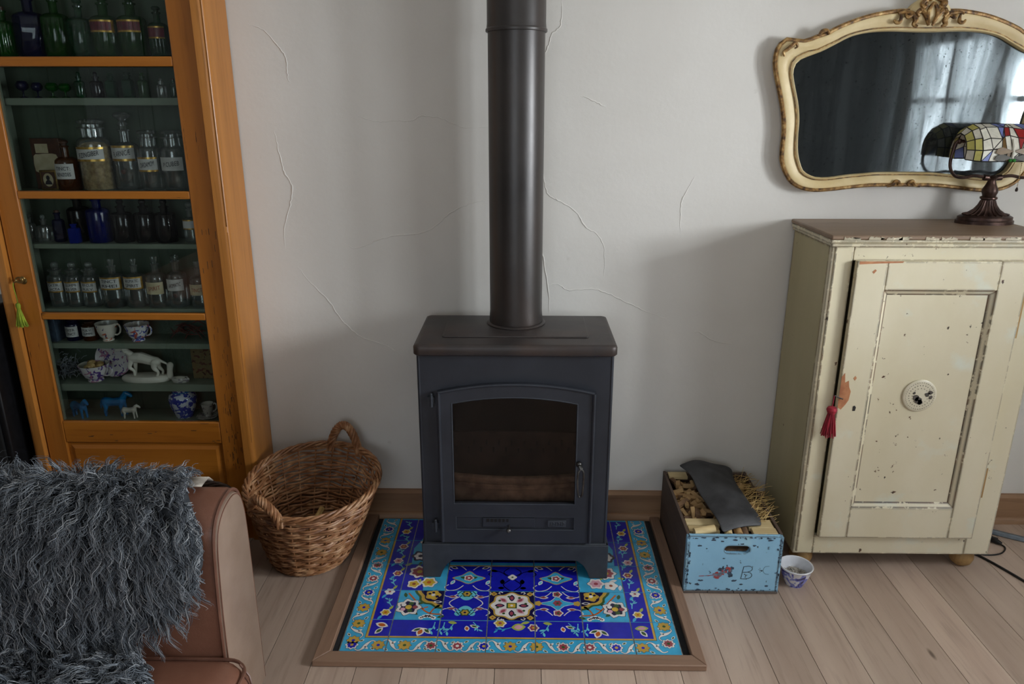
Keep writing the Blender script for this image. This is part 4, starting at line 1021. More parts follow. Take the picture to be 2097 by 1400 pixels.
# red stain shaped like a leaf, marker letters, flakes
for k in range(46):
    red = k < 22; t_ = random.random()
    cx_ = (.672+.052*t_ if red else .690+.045*random.random()); cz_ = (.066+.030*t_+random.gauss(0,.006)*(1-t_*.3) if red else .088+random.uniform(-.022,.020)); s_ = random.uniform(.0025,.007)
    p = [(cx_+s_*random.uniform(.4,1.4)*math.cos(i*PI/4)*1.3, cz_+s_*random.uniform(.4,1.4)*math.sin(i*PI/4)) for i in range(8)]
    MB().prism(p, KF-.0004-(.0004 if red else 0)-.00001*k, KF+.001, 'y').build('stain', M['redpaint'] if red else M['bluechip'], fb)
MB().prism([(.622,.066),(.66,.068),(.675,.072),(.66,.071),(.622,.0675)], KF-.0009, KF+.001, 'y').build('stain', M['redpaint'], fb)
def marker(pts, nm='letter'): MB().tube([(x, KF-.0006, z) for x, z in pts], .0009, 5).build(nm, M['pencil'], fb)
marker([(.762,.058),(.768,.104)]); marker(bez([(.767,.104),(.785,.107),(.796,.101),(.795,.091),(.782,.084),(.767,.083)],4)); marker(bez([(.767,.083),(.788,.083),(.797,.074),(.794,.064),(.780,.058),(.761,.058)],4))
MB().tube([(x, KF-.0002, z) for x, z in bez([(.852,.107),(.838,.104),(.833,.090),(.840,.078),(.853,.076)],4)], .0005, 5).build('faint_letter', M['bluechip'], fb)
mm = MB(); word_flat(mm, 'E', .843, .176, .006, .010, KF-.0008, 0); mm.build('letter', M['pencil'], fb)
for (a, b) in ((.618,.182),(.795,.184),(.640,.172),(.755,.190),(.62,.034),(.765,.036),(.85,.030),(.628,.050),(.69,.20),(.73,.205),(.66,.204),(.845,.204),(.70,.135),(.742,.050)):
    s_ = random.uniform(.003,.008); p = [(a+s_*random.uniform(.5,1.4)*math.cos(i*PI/4)*1.2, b+s_*.6*random.uniform(.5,1.3)*math.sin(i*PI/4)) for i in range(8)]
    MB().prism(p, KF-.0005, KF+.001, 'y').build('paint_chip', M['bluechip'], fb)
m = MB()
for i in range(110):   # paint rubbed off along the edges of the end board
    e = i % 4; u = random.random(); d = abs(random.gauss(0,.006))
    a, b = [(K0+.002+d, .01+.2*u), (K1-.002-d, .01+.2*u), (K0+(K1-K0)*u, .011+d*.7), (K0+(K1-K0)*u, KZ-.002-d*.7)][e]
    s_ = random.uniform(.0010,.0034)
    m.prism([(a+s_*random.uniform(.4,1.5)*math.cos(k*PI/3.5)*(.8 if e < 2 else 1.5), b+s_*random.uniform(.4,1.5)*math.sin(k*PI/3.5)*(1.5 if e < 2 else .7)) for k in range(7)], KF-.0016, KF+.001)
m.build('edge_flakes', M['bluechip'], fb, smooth=False, kind='stuff')
# ---- contents
random.seed(4)
lab = 'small pale split kindling piece among the pile in the blue-ended crate'
def stick(name, mat, c, l, r, az, el, lab, grp, n=5, flat=1):
    m = MB(); rng = [r*random.uniform(.75,1.2) for _ in range(n)]
    sec = lambda x, k: [(x, rng[i]*k*math.cos(2*PI*i/n), rng[i]*k*flat*math.sin(2*PI*i/n)) for i in range(n)]
    m.loft([sec(-l/2,1), sec(0,random.uniform(.9,1.1)), sec(l/2,1)])
    o = m.build(name, M[mat], smooth=False); o.location = c; o.rotation_euler = (random.uniform(0,6.28) if flat == 1 else 0, -el, az)
    return tag(o, lab, 'firewood', grp)
MB().box(K0+.012, K1-.012, KF+.018, KB-.018, .0102, .158).build('packed_kindling_base', M['bark'], cr, kind='stuff')
for i in range(96):
    x = random.uniform(K0+.028, K0+.130) if i < 78 else random.uniform(K0+.13,K1-.05)
    y = random.uniform(.43, KB-.035); big = random.random()
    stick('kindling', 'kindling' if random.random() < .8 else 'bark', (x, y, .176+.036*(i/96)+random.uniform(0,.008)), random.uniform(.025,.062), random.uniform(.007,.014), random.uniform(0,3.14), random.uniform(-.4,.4), lab, 'kindling pieces in the crate')
for i, (x0_, x1_, y_, w_) in enumerate(((.588,.700,.410,.040),(.588,.690,.365,.034),(.790,.875,.392,.050),(.795,.876,.345,.036),(.590,.66,.735,.04))):
    m = MB(); m.box(x0_, x1_, y_-w_/2, y_+w_/2, .196+.003*i, .213+.002*i); o = m.build('plank_offcut', M['kindling2'], bevel=.002)
    tag(o, ['pale plank offcut lying mid-left on the crate contents','narrow pale plank offcut along the left of the crate front','wide pale plank offcut right of the black leather flap','pale plank offcut at the right front corner of the crate','pale plank offcut in the back left corner of the crate'][i], 'offcut', 'plank offcuts in the crate')
for i, (a, b, mt) in enumerate((((.602,.338,.216),(.672,.352,.222),'kindling2'), ((.716,.335,.206),(.726,.41,.216),'kindling2'), ((.752,.335,.206),(.748,.41,.218),'kindling'), ((.774,.337,.200),(.772,.40,.214),'bark'))):
    tag(MB().tube([a, tuple((p+q)/2 for p, q in zip(a, b)), b], [.0135,.014,.013], 9).build('round_stick', M[mt]), ['pale round stick lying at the left front of the crate','bright cut round stick poking out under the black leather flap','brownish round stick second under the black leather flap','dark barked stick third under the black leather flap'][i], 'firewood', 'round sticks in the crate')
# straw
m = MB(); random.seed(9)
for i in range(210):
    x = random.uniform(.775,.875); y = random.uniform(.40,.70); z = .205+random.uniform(0,.028); a = random.uniform(-.9,1.2); l = random.uniform(.04,.12); e = random.uniform(-.15,.5)
    if i > 185: x, a, e = .87, random.uniform(-.6,.9), random.uniform(0,.6)
    p0 = Vector((x,y,z)); d = Vector((math.cos(a)*math.cos(e), math.sin(a)*math.cos(e), math.sin(e)))
    k = Vector((random.uniform(-.01,.01), random.uniform(-.01,.01), random.uniform(-.012,.006)))
    m.tube([p0-d*l*.4, p0+k, p0+d*l*.6], [.0007,.0011,.0007], 4)
tag(m.build('straw_wisps', M['straw']), 'loose yellow straw sticking out along the right of the crate', 'straw', kind='stuff')
# black leather flap
rows_ = 14; cols_ = 10; R = []
for i in range(rows_+1):
    t_ = i/rows_; y = .735-.405*t_
    c0 = Vector((.640+.052*t_ - .016*math.exp(-((t_-0)/.10)**2), y, 0)); c1 = Vector((.828-.012*math.sin(PI*t_)+.008*t_, y+.004+.042*t_, 0))
    row = []
    for j in range(cols_+1):
        u = j/cols_; p = c0.lerp(c1, u)
        z = .248+.022*math.sin(PI*u)*(1-t_*.6)-.012*t_+.006*math.sin(9*t_+3*u)*(1-t_)+(.010*math.sin(7*u) if t_ < .12 else 0)-(.020*max(0,t_-.93)/.07)
        if u > .86: z -= (u-.86)*.10*(1-t_)
        if u < .10 and t_ < .3: z += .008
        row.append((p.x+.004*math.sin(6*t_)*(.5-u), p.y, z))
    R.append(row)
m = MB(); m.loft(R, close=False); o = m.build('leather_flap', M['leather_black'], angle=80)
sd = o.modifiers.new('thickness', 'SOLIDIFY'); sd.thickness = .0055; sd.offset = 1
ss = o.modifiers.new('smooth', 'SUBSURF'); ss.levels = 1; ss.render_levels = 2
tag(o, 'worn black leather flap lying over the kindling in the crate', 'leather flap')
# ================================================================== BOWL OF ASHES
bw_ = thing('enamel_bowl', (.966, .372, 0), 'small white bowl with blue flowers holding ashes beside the blue crate', 'bowl')
B_ = [(0,0),(.030,0),(.031,.004),(.040,.022),(.049,.048),(.052,.064),(.0555,.068),(.0565,.071),(.055,.073),(.0515,.0715),(.049,.064),(.046,.048),(.037,.024),(.028,.008),(0,.007)]
mi = [0,0,0,0,0,1,1,1,1,1,1,1,1,1]
MB().lathe(B_, 40, (.966,.372,0), mis=mi).build('bowl', [M['bowl_out'], M['bowl_in']], bw_)
random.seed(6); m = MB(); rg = []
for k in range(6):
    r_ = .0405*k/5; rg.append([(.966+r_*math.cos(2*PI*i/20), .372+r_*math.sin(2*PI*i/20), .034+random.uniform(-.003,.004)) for i in range(20)])
m.loft(rg, cap0=True, cap1=False)
for i in range(60):
    a, r_ = random.uniform(0,6.28), .036*math.sqrt(random.random()); c_ = Vector((.966+r_*math.cos(a), .372+r_*math.sin(a), .038)); d = Vector((random.uniform(-1,1),random.uniform(-1,1),random.uniform(-.4,.4))).normalized()*random.uniform(.003,.008)
    m.tube([c_-d, c_+d], random.uniform(.0010,.0028), 5)
m.build('ashes', M['ash'], bw_, kind='stuff')
# ================================================================== WICKER BASKETS
def basket(root, cx, cy, rb, rt, h, tilt, mat, mat_rim, handles, rows=24, nst=26, lean=(0,0)):
    def R_(t_): return rb+(rt-rb)*(t_**.85)
    def pt(a, t_, dr=0, dz=0):
        r_ = R_(t_)+dr; z = h*t_
        x = cx+lean[0]*t_+r_*math.cos(a); y = cy+lean[1]*t_+r_*math.sin(a)
        return (x, y, .008+z+tilt*t_*math.sin(a)+dz)
    m = MB()
    for i in range(nst):
        a = 2*PI*(i+.25)/nst
        m.tube([pt(a, t_) for t_ in (0,.2,.4,.6,.8,1.0)], .0036, 6)
    m.build('stakes', mat, root)
    m = MB(); ns = nst*4
    for k in range(rows):
        t_ = (k+.7)/rows
        for s in (0, 1):
            ph = (k+s) % 2
            pts = []
            for i in range(ns):
                a = 2*PI*i/ns; w_ = math.cos(PI*(i-1)/4+PI*ph)
                pts.append(pt(a, t_+(.010 if s else -.012)+.004*math.sin(a*3+k), .0066*w_, .0010*math.sin(i*.9+k)))
            m.tube(pts, .0043+.0005*math.sin(k*1.7), 5, closed=True)
    m.build('weave', mat, root, kind='stuff')
    m = MB()
    for s in range(4):
        pts = []
        for i in range(160):
            a = 2*PI*i/160; th = a*9+s*PI/2
            pts.append(pt(a, 1.0, .008*math.cos(th), .006+.008*math.sin(th)))
        m.tube(pts, .0048, 6, closed=True)
    m.build('rim_braid', mat_rim, root)
    m = MB()
    for s in range(3):
        m.tube([pt(2*PI*i/120, .01, .004*math.cos(i/120*2*PI*14+s*2.1), .004*math.sin(i/120*2*PI*14+s*2.1)) for i in range(120)], .0040, 6, closed=True)
    m.build('foot_braid', mat_rim, root)
    MB().lathe([(0,.004),(rb-.002,.004),(rb-.002,.010),(0,.010)], 32, (cx,cy,0)).build('bottom', mat, root)
    for az, wd, hh, out in handles:
        ax = []
        N = 40
        for i in range(N+1):
            u = i/N; a = az+wd*(u-.5)*2
            lift = hh*math.sin(PI*u)**.55
            b_ = Vector(pt(a, 1.0)); rad = Vector((math.cos(az), math.sin(az), 0))
            ax.append(b_+Vector((0,0,lift-.02*(1-math.sin(PI*u)))) + rad*out*math.sin(PI*u))
        m = MB()
        for s in range(5):
            pts = []
            for i in range(N+1):
                t1 = (ax[min(i+1,N)]-ax[max(i-1,0)]).normalized(); u_ = t1.cross(Vector((math.cos(az),math.sin(az),.1))).normalized(); v_ = t1.cross(u_)
                th = i/N*2*PI*3.2+s*2*PI/5
                pts.append(ax[i]+(u_*math.cos(th)+v_*math.sin(th))*.0105)
            m.tube(pts, .0062, 6)
        m.build('handle', mat_rim, root)
bk = thing('log_basket', (-.735, .50, 0), 'brown wicker log basket with two twisted handles beside the stove', 'basket')
basket(bk, -.735, .505, .128, .228, .292, .030, M['wicker'], M['wicker'], ((1.28,.27,.088,.0), (-2.08,.30,.066,.012)), rows=16, nst=22, lean=(.030,.008))
for i, (a, b, r_) in enumerate((((-.78,.45,.03),(-.70,.58,.155),.011), ((-.70,.46,.025),(-.64,.50,.09),.010), ((-.80,.52,.025),(-.73,.60,.055),.012))):
    tag(MB().tube([a, tuple((p+q)/2+.004 for p, q in zip(a, b)), b], r_, 7).build('dry_stick', M['straw']), ['long pale stick leaning inside the wicker log basket','short pale stick at the bottom right of the wicker log basket','pale stick lying low in the wicker log basket'][i], 'stick', 'sticks in the log basket')
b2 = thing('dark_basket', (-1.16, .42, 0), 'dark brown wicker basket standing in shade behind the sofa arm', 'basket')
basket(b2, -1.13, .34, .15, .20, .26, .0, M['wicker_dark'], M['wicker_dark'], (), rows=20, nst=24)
# ================================================================== LEATHER SOFA (its arm end faces the stove)
sofa = thing('leather_sofa', (-1.3, -.75, 0), 'brown leather sofa whose end arm carries a grey sheepskin', 'sofa')
AF = -.690; XE = -1.80
AP = [(-.121,.03),(-.121,.30),(-.122,.50),(-.127,.580),(-.145,.628),(-.178,.650),(-.215,.652),(-.255,.643),(-.288,.620),(-.308,.582),(-.320,.50),(-.330,.38),(-.334,.25),(-.334,.03)]
ap = bez(AP, 4)
m = MB(); c_ = (-.225, .35)
def sect(x, k): return [(x, c_[0]+(y-c_[0])*k if True else y, (z-c_[1])*k+c_[1] if z > .1 else z) for y, z in ap]
m.loft([sect(XE,1), sect(-1.5,1.0), sect(AF-.02,1.0), sect(AF-.006,.985)]); m.build('arm', M['leather'], sofa, angle=60)
m = MB(); m.loft([sect(AF-.0055,.965), sect(AF+.002,.955), sect(AF+.004,.93)]); m.build('arm_front_panel', M['leather_panel'], sofa, angle=50)
MB().tube([p for p in sect(AF-.004,.985)], .0042, 7).build('piping', M['leather_pipe'], sofa)
MB().tube([p for p in sect(AF+.003,.945)], .0016, 5).build('seam', M['leather_pipe'], sofa)
def cushion(m, x0, x1, y0, y1, z0, z1, r, puff, n=5):
    R = []
    for i in range(n+1):
        a = -PI/2+PI*i/n; ins = r*(1-math.cos(a)); z = (z0+z1)/2+((z1-z0)/2)*math.sin(a)
        R.append([(x, y, z) for x, y in rrect(x0+ins, x1-ins, y0+ins, y1-ins, r*1.6, 6)])
    # puffed top
    cx, cy = (x0+x1)/2, (y0+y1)/2; top = R[-1]
    for k in (.85,.6,.3,.05): R.append([(cx+(x-cx)*k, cy+(y-cy)*k, z+puff*(1-k)) for x, y, z in top])
    m.loft(R)
m = MB(); cushion(m, -1.62, -.612, -1.40, -.337, .145, .290, .040, .012); sc_ = m.build('seat_cushion', M['leather'], sofa, angle=60)
pts = [(x, y, .2755) for x, y in rrect(-1.62+.010, -.612-.010, -1.40+.010, -.337-.010, .056, 6)]
MB().tube(pts, .0045, 6, closed=True).build('piping', M['leather_pipe'], sc_)
MB().tube([(-.640,-.372,.284),(-.615,-.385,.262),(-.606,-.392,.220),(-.607,-.394,.17)], .003, 6).build('corner_seam', M['leather_pipe'], sc_)
MB().box(-1.80, -.660, -2.2, -.336, .05, .140).build('seat_base', M['leather'], sofa, bevel=.012)
m = MB(); m.box(-1.86, -1.63, -2.2, -.336, .14, .78); m.build('backrest', M['leather'], sofa, bevel=.04)
m = MB(); m.loft([[(x, y-1.98, z) for x, y, z in sect(XE,1)], [(x, y-1.98, z) for x, y, z in sect(AF-.02,1)], [(x, y-1.98, z) for x, y, z in sect(AF-.006,.985)]]); m.build('arm', M['leather'], sofa, angle=60)
m = MB(); cushion(m, -1.62, -.612, -2.28, -1.405, .145, .290, .040, .010); m.build('seat_cushion', M['leather'], sofa, angle=60)
for x_ in (-.74, -1.75):
    for y_ in (-.20, -2.3): MB().lathe([(.022,0),(.026,.03)], 14, (x_,y_,0)).build('foot', M['dark'], sofa)
# ================================================================== GREY SHEEPSKIN over the arm
sk = thing('sheepskin', (-1.2, -.30, .66), 'shaggy curly grey sheepskin draped over the brown leather sofa arm', 'sheepskin')
# path across the arm: from behind, over the top, down the inner face, on to the seat
path = [(-.100,.45),(-.104,.55),(-.112,.610),(-.145,.648),(-.215,.668),(-.268,.655),(-.305,.620),(-.328,.56),(-.340,.47),(-.350,.38),(-.362,.320),(-.400,.305),(-.46,.305),(-.53,.305)]
pp = np.array(bez(path, 6)); NP = len(pp)
seg = np.r_[0, np.cumsum(np.linalg.norm(np.diff(pp, axis=0), axis=1))]; LEN = seg[-1]
def right_edge(s):   # x of the right hand edge of the hide at arc length s (outline of the skin)
    t_ = s/LEN
    return np.interp(t_, [0,.12,.25,.36,.44,.50,.57,.64,.70,.76,.84,.92,1.0], [-.96,-.88,-.82,-.77,-.728,-.712,-.715,-.752,-.82,-.92,-.86,-.80,-.89])
XLF = -1.62
def surf(s, x):
    y = np.interp(s, seg, pp[:,0]); z = np.interp(s, seg, pp[:,1]); return y, z
m = MB(); R = []
for i in range(0, NP, 2):
    xr = float(right_edge(seg[i])); R.append([(XLF+(xr-XLF)*j/14, pp[i][0], pp[i][1]) for j in range(15)])
m.loft(R, close=False); hd = m.build('hide', M['wool_under'], sk, angle=80)
sd = hd.modifiers.new('thickness', 'SOLIDIFY'); sd.thickness = .004; sd.offset = 0
# bare leather side of the skin turning up at its edge
m = MB(); R = []
for i, (y_, z_) in enumerate(((-.118,.640),(-.150,.662),(-.185,.668),(-.215,.672))):
    R.append([(-.845+.02*i, y_, z_), (-.80+.012*i, y_, z_+.003), (-.765+.005*i, y_+.004, z_+.001-.004*(i == 0))])
m.loft(R, close=False); o = m.build('hide_edge', M['hide'], sk, angle=80); sd = o.modifiers.new('thickness', 'SOLIDIFY'); sd.thickness = .003
def make_wool(seed, NG, per, lmin, lmax, rad):
    rng = np.random.default_rng(seed); N = NG*per
    rep = lambda v: np.repeat(v, per)
    gs = rng.uniform(0, LEN, NG); gx = XLF+(right_edge(gs)-XLF)*rng.uniform(0, 1, NG)**.8
    jx, js = rng.normal(0, .0085, N), rng.normal(0, .0085, N)
    s = np.clip(rep(gs)+js, 0, LEN); x = np.minimum(rep(gx)+jx, right_edge(s)+.004); xr = right_edge(s)
    y, z = surf(s, x)
    y2, z2 = surf(np.minimum(s+.01, LEN), x); y1_, z1_ = surf(np.maximum(s-.01, 0), x)
    ty, tz = y2-y1_, z2-z1_; l_ = np.hypot(ty, tz)+1e-9; ty /= l_; tz /= l_
    ny, nz = tz, -ty
    sgn = np.where((ny*(y+.225)+nz*(z-.45)) < 0, -1, 1); ny = ny*sgn; nz = nz*sgn
    seat = s > LEN*.80; ny = np.where(seat, 0, ny); nz = np.where(seat, 1, nz)
    Ln = rep(rng.uniform(lmin, lmax, NG))*rng.uniform(.82, 1.12, N)*np.where(s < LEN*.30, .66, 1.0); K = 10
    tt = np.linspace(0, 1, K)
    cx = .55*np.sin(7*rep(gx)+5*rep(gs))+.35*np.sin(17*rep(gx)-9*rep(gs)+1)+rep(rng.normal(0, .42, NG))+rng.normal(0, .05, N)
    edge_ = np.clip((rep(gx)-(rep(right_edge(gs))-.14))/.14, 0, 1); cx = cx+edge_*1.0
    comb = np.where(seat, .8, 1.0); comb = np.where(s < LEN*.16, -.8, comb); comb = np.where((s >= LEN*.16) & (s < LEN*.28), -.2, comb)
    ga, gb = rep(rng.normal(0,.26,NG)), rep(rng.normal(0,.26,NG))
    dirx, diry, dirz = cx*.55, ty*comb+ga, tz*comb+gb
    nl = np.sqrt(dirx**2+diry**2+dirz**2)+1e-9; dirx, diry, dirz = dirx/nl, diry/nl, dirz/nl
    ph = rep(rng.uniform(0, 6.28, NG))+rng.normal(0, .35, N); fr = rep(rng.uniform(1.3, 2.6, NG)); am = rep(rng.uniform(.004, .0105, NG))
    lift = rep(rng.uniform(.32, .68, NG))
    X = x[:,None]+Ln[:,None]*(dirx[:,None]*tt**1.2*.80)-jx[:,None]*.85*tt**.8
    Y = y[:,None]+Ln[:,None]*(diry[:,None]*tt**1.2*.80+ny[:,None]*(np.sin(tt*1.9)*lift[:,None]))-(js*ty)[:,None]*.8*tt
    Z = z[:,None]+Ln[:,None]*(dirz[:,None]*tt**1.2*.80+nz[:,None]*(np.sin(tt*1.9)*lift[:,None]))-(js*tz)[:,None]*.8*tt
    Z -= (Ln[:,None]*.16)*tt**2*np.where(seat, .3, 1)[:,None]
    env = tt**.6
    wv = np.sin(ph[:,None]+2*PI*fr[:,None]*tt)*am[:,None]*env; wv2 = np.cos(ph[:,None]*1.3+2*PI*fr[:,None]*tt)*am[:,None]*env
    X += wv; Y += wv2*.5*np.abs(nz)[:,None]; Z += wv2*.4*np.abs(ny)[:,None]; Y += wv2*.3*ny[:,None]
    Z = np.where(seat[:,None], np.maximum(Z, .300), Z)
    Pn = np.stack([X,Y,Z], -1)                      # N,K,3
    T = np.gradient(Pn, axis=1); T /= np.linalg.norm(T, axis=2, keepdims=True)+1e-9
    U = np.cross(T, np.array([.3,-.8,.5])); U /= np.linalg.norm(U, axis=2, keepdims=True)+1e-9; V = np.cross(T, U)
    r_ = rad*rng.uniform(.6,1.3,N)[:,None]*(1.0-.78*tt**1.6)
    ring = [Pn+r_[...,None]*(U*math.cos(a)+V*math.sin(a)) for a in (0, 2.094, 4.189)]
    vs_ = np.stack(ring, 2).reshape(-1, 3)          # N*K*3
    base = (np.arange(N)*K*3)[:,None,None]+ (np.arange(K-1)*3)[None,:,None]
    q = []
    for a in range(3):
        b = (a+1) % 3
        q.append(np.stack([base[...,0]+a, base[...,0]+b, base[...,0]+3+b, base[...,0]+3+a], -1))
    fs_ = np.stack(q, 2).reshape(-1, 4)
    return vs_, fs_
def wool_obj(name, parts, mat):
    off = np.array(woff(sk)); vs_ = []; fs_ = []; n0 = 0
    for v_, f_ in parts: vs_.append(v_-off); fs_.append(f_+n0); n0 += len(v_)
    vs_ = np.concatenate(vs_).astype(np.float32); fs_ = np.concatenate(fs_).astype(np.int32)
    me = bpy.data.meshes.new(name); me.vertices.add(len(vs_)); me.vertices.foreach_set('co', vs_.ravel())
    me.loops.add(fs_.size); me.loops.foreach_set('vertex_index', fs_.ravel()); me.polygons.add(len(fs_))
    me.polygons.foreach_set('loop_start', np.arange(len(fs_), dtype=np.int32)*4); me.polygons.foreach_set('loop_total', np.full(len(fs_), 4, np.int32))
    me.polygons.foreach_set('use_smooth', np.ones(len(fs_), bool)); me.update(calc_edges=True); me.validate()
    me.materials.append(mat); o = bpy.data.objects.new(name, me); C.objects.link(o); o.parent = sk; o['kind'] = 'stuff'; return o
wool_obj('wool', [make_wool(1, 2700, 8, .055, .100, .0014), make_wool(2, 1500, 5, .035, .06, .0020)], M['wool'])
# ================================================================== TALL GLAZED CABINET
GB, GF, GD = .790, .605, .625      # back, post front, door front
GX0, GX1, GZ1 = -1.752, -.940, 2.30
tc = thing('glazed_cabinet', (-1.345, .70, 0), 'tall honey coloured wooden cabinet with glazed door and green shelves full of old bottles', 'cabinet')
def post(nm, x0, x1, s):
    # rounded outer front corner with a quirk bead
    p = [(x0,GB),(x1,GB)]
    r = .016
    if s > 0: o = [(x0,GF),(x0,GB),(x1,GB)]+[(x1-r+r*math.cos(a), GF+r-r*math.sin(a)) for a in [PI/2*i/6 for i in range(7)]]
    else: o = [(x1,GF),(x1,GB),(x0,GB)]+[(x0+r-r*math.cos(a), GF+r-r*math.sin(a)) for a in [PI/2*i/6 for i in range(7)]]
    m = MB(); m.prism(o, 0.0, GZ1, 'z'); m.build(nm, M['oak_clean'], tc, angle=30)
post('corner_post', -.979, GX1, 1); post('corner_post', GX0, -1.712, -1)
MB().tube([(-.9455,GF+.0035,.40),(-.9455,GF+.0035,1.16)], .0012, 5).tube([(-.944,GF+.002,1.18),(-.944,GF+.002,GZ1)], .0022, 6).build('corner_bead', M['oak_clean'], tc)
IX0, IX1 = -1.705, -.985
for x_ in (IX0, IX1): MB().box(x_-.006 if x_ == IX0 else x_, x_ if x_ == IX0 else x_+.006, .648, GB-.004, .10, GZ1-.03).build('inner_side', M['greenpaint'], tc)
nb = 5
for i in range(nb):
    a = IX0+(IX1-IX0)*i/nb; b = IX0+(IX1-IX0)*(i+1)/nb
    MB().box(a+.0006, b-.0006, GB-.006, GB, .10, GZ1-.03).build('back_board', M['greenback'], tc)
SHZ = dict(A=1.708, B=1.584, C=1.288, D=1.112, E=.884, F=.757, G=.603, H=.458)
TH = dict(A=.026, B=.023, C=.024, D=.017, E=.024, F=.020, G=.028, H=.024)
for k, z in SHZ.items():
    MB().box(IX0+.001, IX1-.001, .660, GB-.0065, z-TH[k], z).build('shelf', M['greenpaint'], tc, bevel=.002)
MB().box(IX0-.01, IX1+.01, GF+.01, GB, GZ1-.03, GZ1).build('top', M['oak_h'], tc)
MB().box(-1.712, -.979, GF+.012, .645, .0, .10).build('plinth', M['oak_h'], tc)
# door
gd = thing('door', (0,0,0)); gd.parent = tc
L0, L1, R0, R1 = -1.708, -1.637, -1.064, -.9835; DB = .647
MB().box(L0, L1, GD, DB, .105, 2.24).build('stile', M['oak_v'], gd, bevel=.003)
MB().box(R0, R1, GD, DB, .105, 2.24).build('stile', M['oak_v'], gd, bevel=.003)
for z0_, z1_ in ((1.677,1.706),(1.267,1.292),(.853,.877),(.387,.470),(.105,.20),(2.16,2.24)):
    MB().box(L1+.0004, R0-.0004, GD+.001, DB, z0_, z1_).build('rail', M['oak_h'], gd, bevel=.003)
for z0_, z1_ in ((.472,.851),(.879,1.265),(1.294,1.675),(1.708,2.158)):
    MB().box(L1+.0005, R0-.0005, GD+.009, GD+.012, z0_, z1_).build('pane', M['pane'], gd)
    for x_ in (L1+.0025, R0-.0025): MB().box(x_-.002, x_+.002, GD+.0125, DB, z0_, z1_).build('glazing_bead', M['greenpaint'], gd)
m = MB(); m.box(L1+.0005, R0-.0005, GD+.010, DB-.004, .2005, .3865); m.build('panel', M['oak_h'], gd)
m = MB(); ps = [(L1+.012,.21),(R0-.012,.21),(R0-.012,.374),(L1+.012,.374)]
m.loft([[(x, GD+.010, z) for x, z in ps], [(x+(.014 if i in (0,3) else -.014), GD+.003, z+(.012 if i < 2 else -.012)) for i, (x, z) in enumerate(ps)]], cap0=False); m.build('raised_panel', M['oak_h'], gd, smooth=False)
MB().tube([(L0+.004,GD+.002,.12),(L0+.004,GD+.002,2.22)], .0022, 6).build('edge_bead', M['oak_clean'], gd)
random.seed(77); m = MB()
for i in range(120):   # dark scratches and chips on the right stile and the bottom rails
    if i < 84: x_ = random.gauss(-1.018,.016); z_ = min(1.15, .28+abs(random.gauss(0,.38))); w_, h_ = random.uniform(.0006,.0016), random.uniform(.004,.028)
    else: x_ = random.uniform(-1.60,-1.07); z_ = random.choice([.475,.395,.43,.30,.27,.24])+random.gauss(0,.012); w_, h_ = random.uniform(.004,.03), random.uniform(.0006,.0014)
    if abs(x_+1.022) > .036 and i < 84: continue
    if not (i < 84 or .388 < z_ < .468): continue
    m.box(x_, x_+w_, GD-.0004, GD+.0012, z_, z_+h_)
m.build('scratches', M['blackmetal'], gd, kind='stuff')
lk = MB(); lk.lathe([(0,0),(.012,0),(.013,.002),(.010,.004),(0,.004)], 16); lk.xf(Matrix.Translation((-1.672,GD,.992)) @ Matrix.Rotation(PI/2,4,'X')); lk = lk.build('lock_plate', M['brass'], gd)
m = MB(); m.tube([(-1.672,GD,.995),(-1.674,GD-.022,.997)], .003, 6)
m.tube([(-1.674+.012*math.cos(a)+.004, GD-.024, .999+.009*math.sin(a)) for a in [2*PI*i/14 for i in range(14)]], .003, 6, closed=True)
m.tube([(-1.664+.007*math.cos(a)+.006, GD-.024, 1.004+.006*math.sin(a)) for a in [2*PI*i/12 for i in range(12)]], .0026, 6, closed=True); m.tube([(-1.674,GD-.024,.997),(-1.690,GD-.026,.990)], .0026, 6); m.build('key', M['brass'], lk)
gt = thing('green_tassel', (-1.690, .598, .85), 'lime green tassel hanging from the key of the glazed cabinet', 'tassel')
MB().tube(bez([(-1.690,GD-.027,.990),(-1.692,GD-.028,.975),(-1.689,GD-.027,.935),(-1.690,GD-.027,.918)],4), .0016, 5).build('cord', M['tassel_green'], gt)
tassel(gt, -1.690, GD-.027, .922, .088, .021, 'tassel_green', .008)
# ------------------------------------------------------------------ glass and china
def gmat(nm, tint, gloss=.05, haze=0, hc=(.5,.5,.5,1)): M[nm] = glass_thin(nm, tint, gloss, .03, haze, hc)
gmat('g_clear', (.90,.93,.92,1), .10, .09, L(170,178,176)); gmat('g_green', (.16,.42,.14,1), .04, .35, L(34,84,30)); gmat('g_dgreen', (.08,.32,.16,1), .05, .35, L(24,80,48)); gmat('g_blue', (.05,.08,.36,1), .04, .35, L(24,36,120))
gmat('g_navy', (.06,.07,.24,1), .04, .35, L(26,30,78)); gmat('g_amber', (.5,.25,.08,1), .05, .25, L(110,58,20)); gmat('g_black', (.05,.05,.055,1), .06, .5, L(14,13,16)); gmat('g_cobalt', (.06,.10,.55,1), .05, .4, L(34,56,170)); gmat('g_emerald', (.05,.45,.08,1), .08, .3, L(16,110,26))
M['label'] = plain('paper_label', L(206,206,204), L(188,188,184), 30, .5); M['label_old'] = plain('yellowed_label', L(206,196,164), L(182,170,136), 30, .7); M['label_red'] = plain('maroon_label', L(120,48,58), L(92,34,46), 30, .4)
M['gold'] = plain('gilt_label_edge', L(206,168,86), L(150,112,46), 60, .3, .7); M['ink'] = plain('label_ink', L(34,32,44), rough=.6); M['redink'] = plain('red_label_ink', L(160,80,60), rough=.6)
M['root'] = plain('dried_root', L(206,176,120), L(150,116,66), 70, .85, bump=.8); M['syrup'] = plain('dark_syrup', L(34,20,18), L(22,12,12), 20, .2); M['cork'] = plain('brown_stopper', L(84,52,36), L(56,34,24), 40, .5)
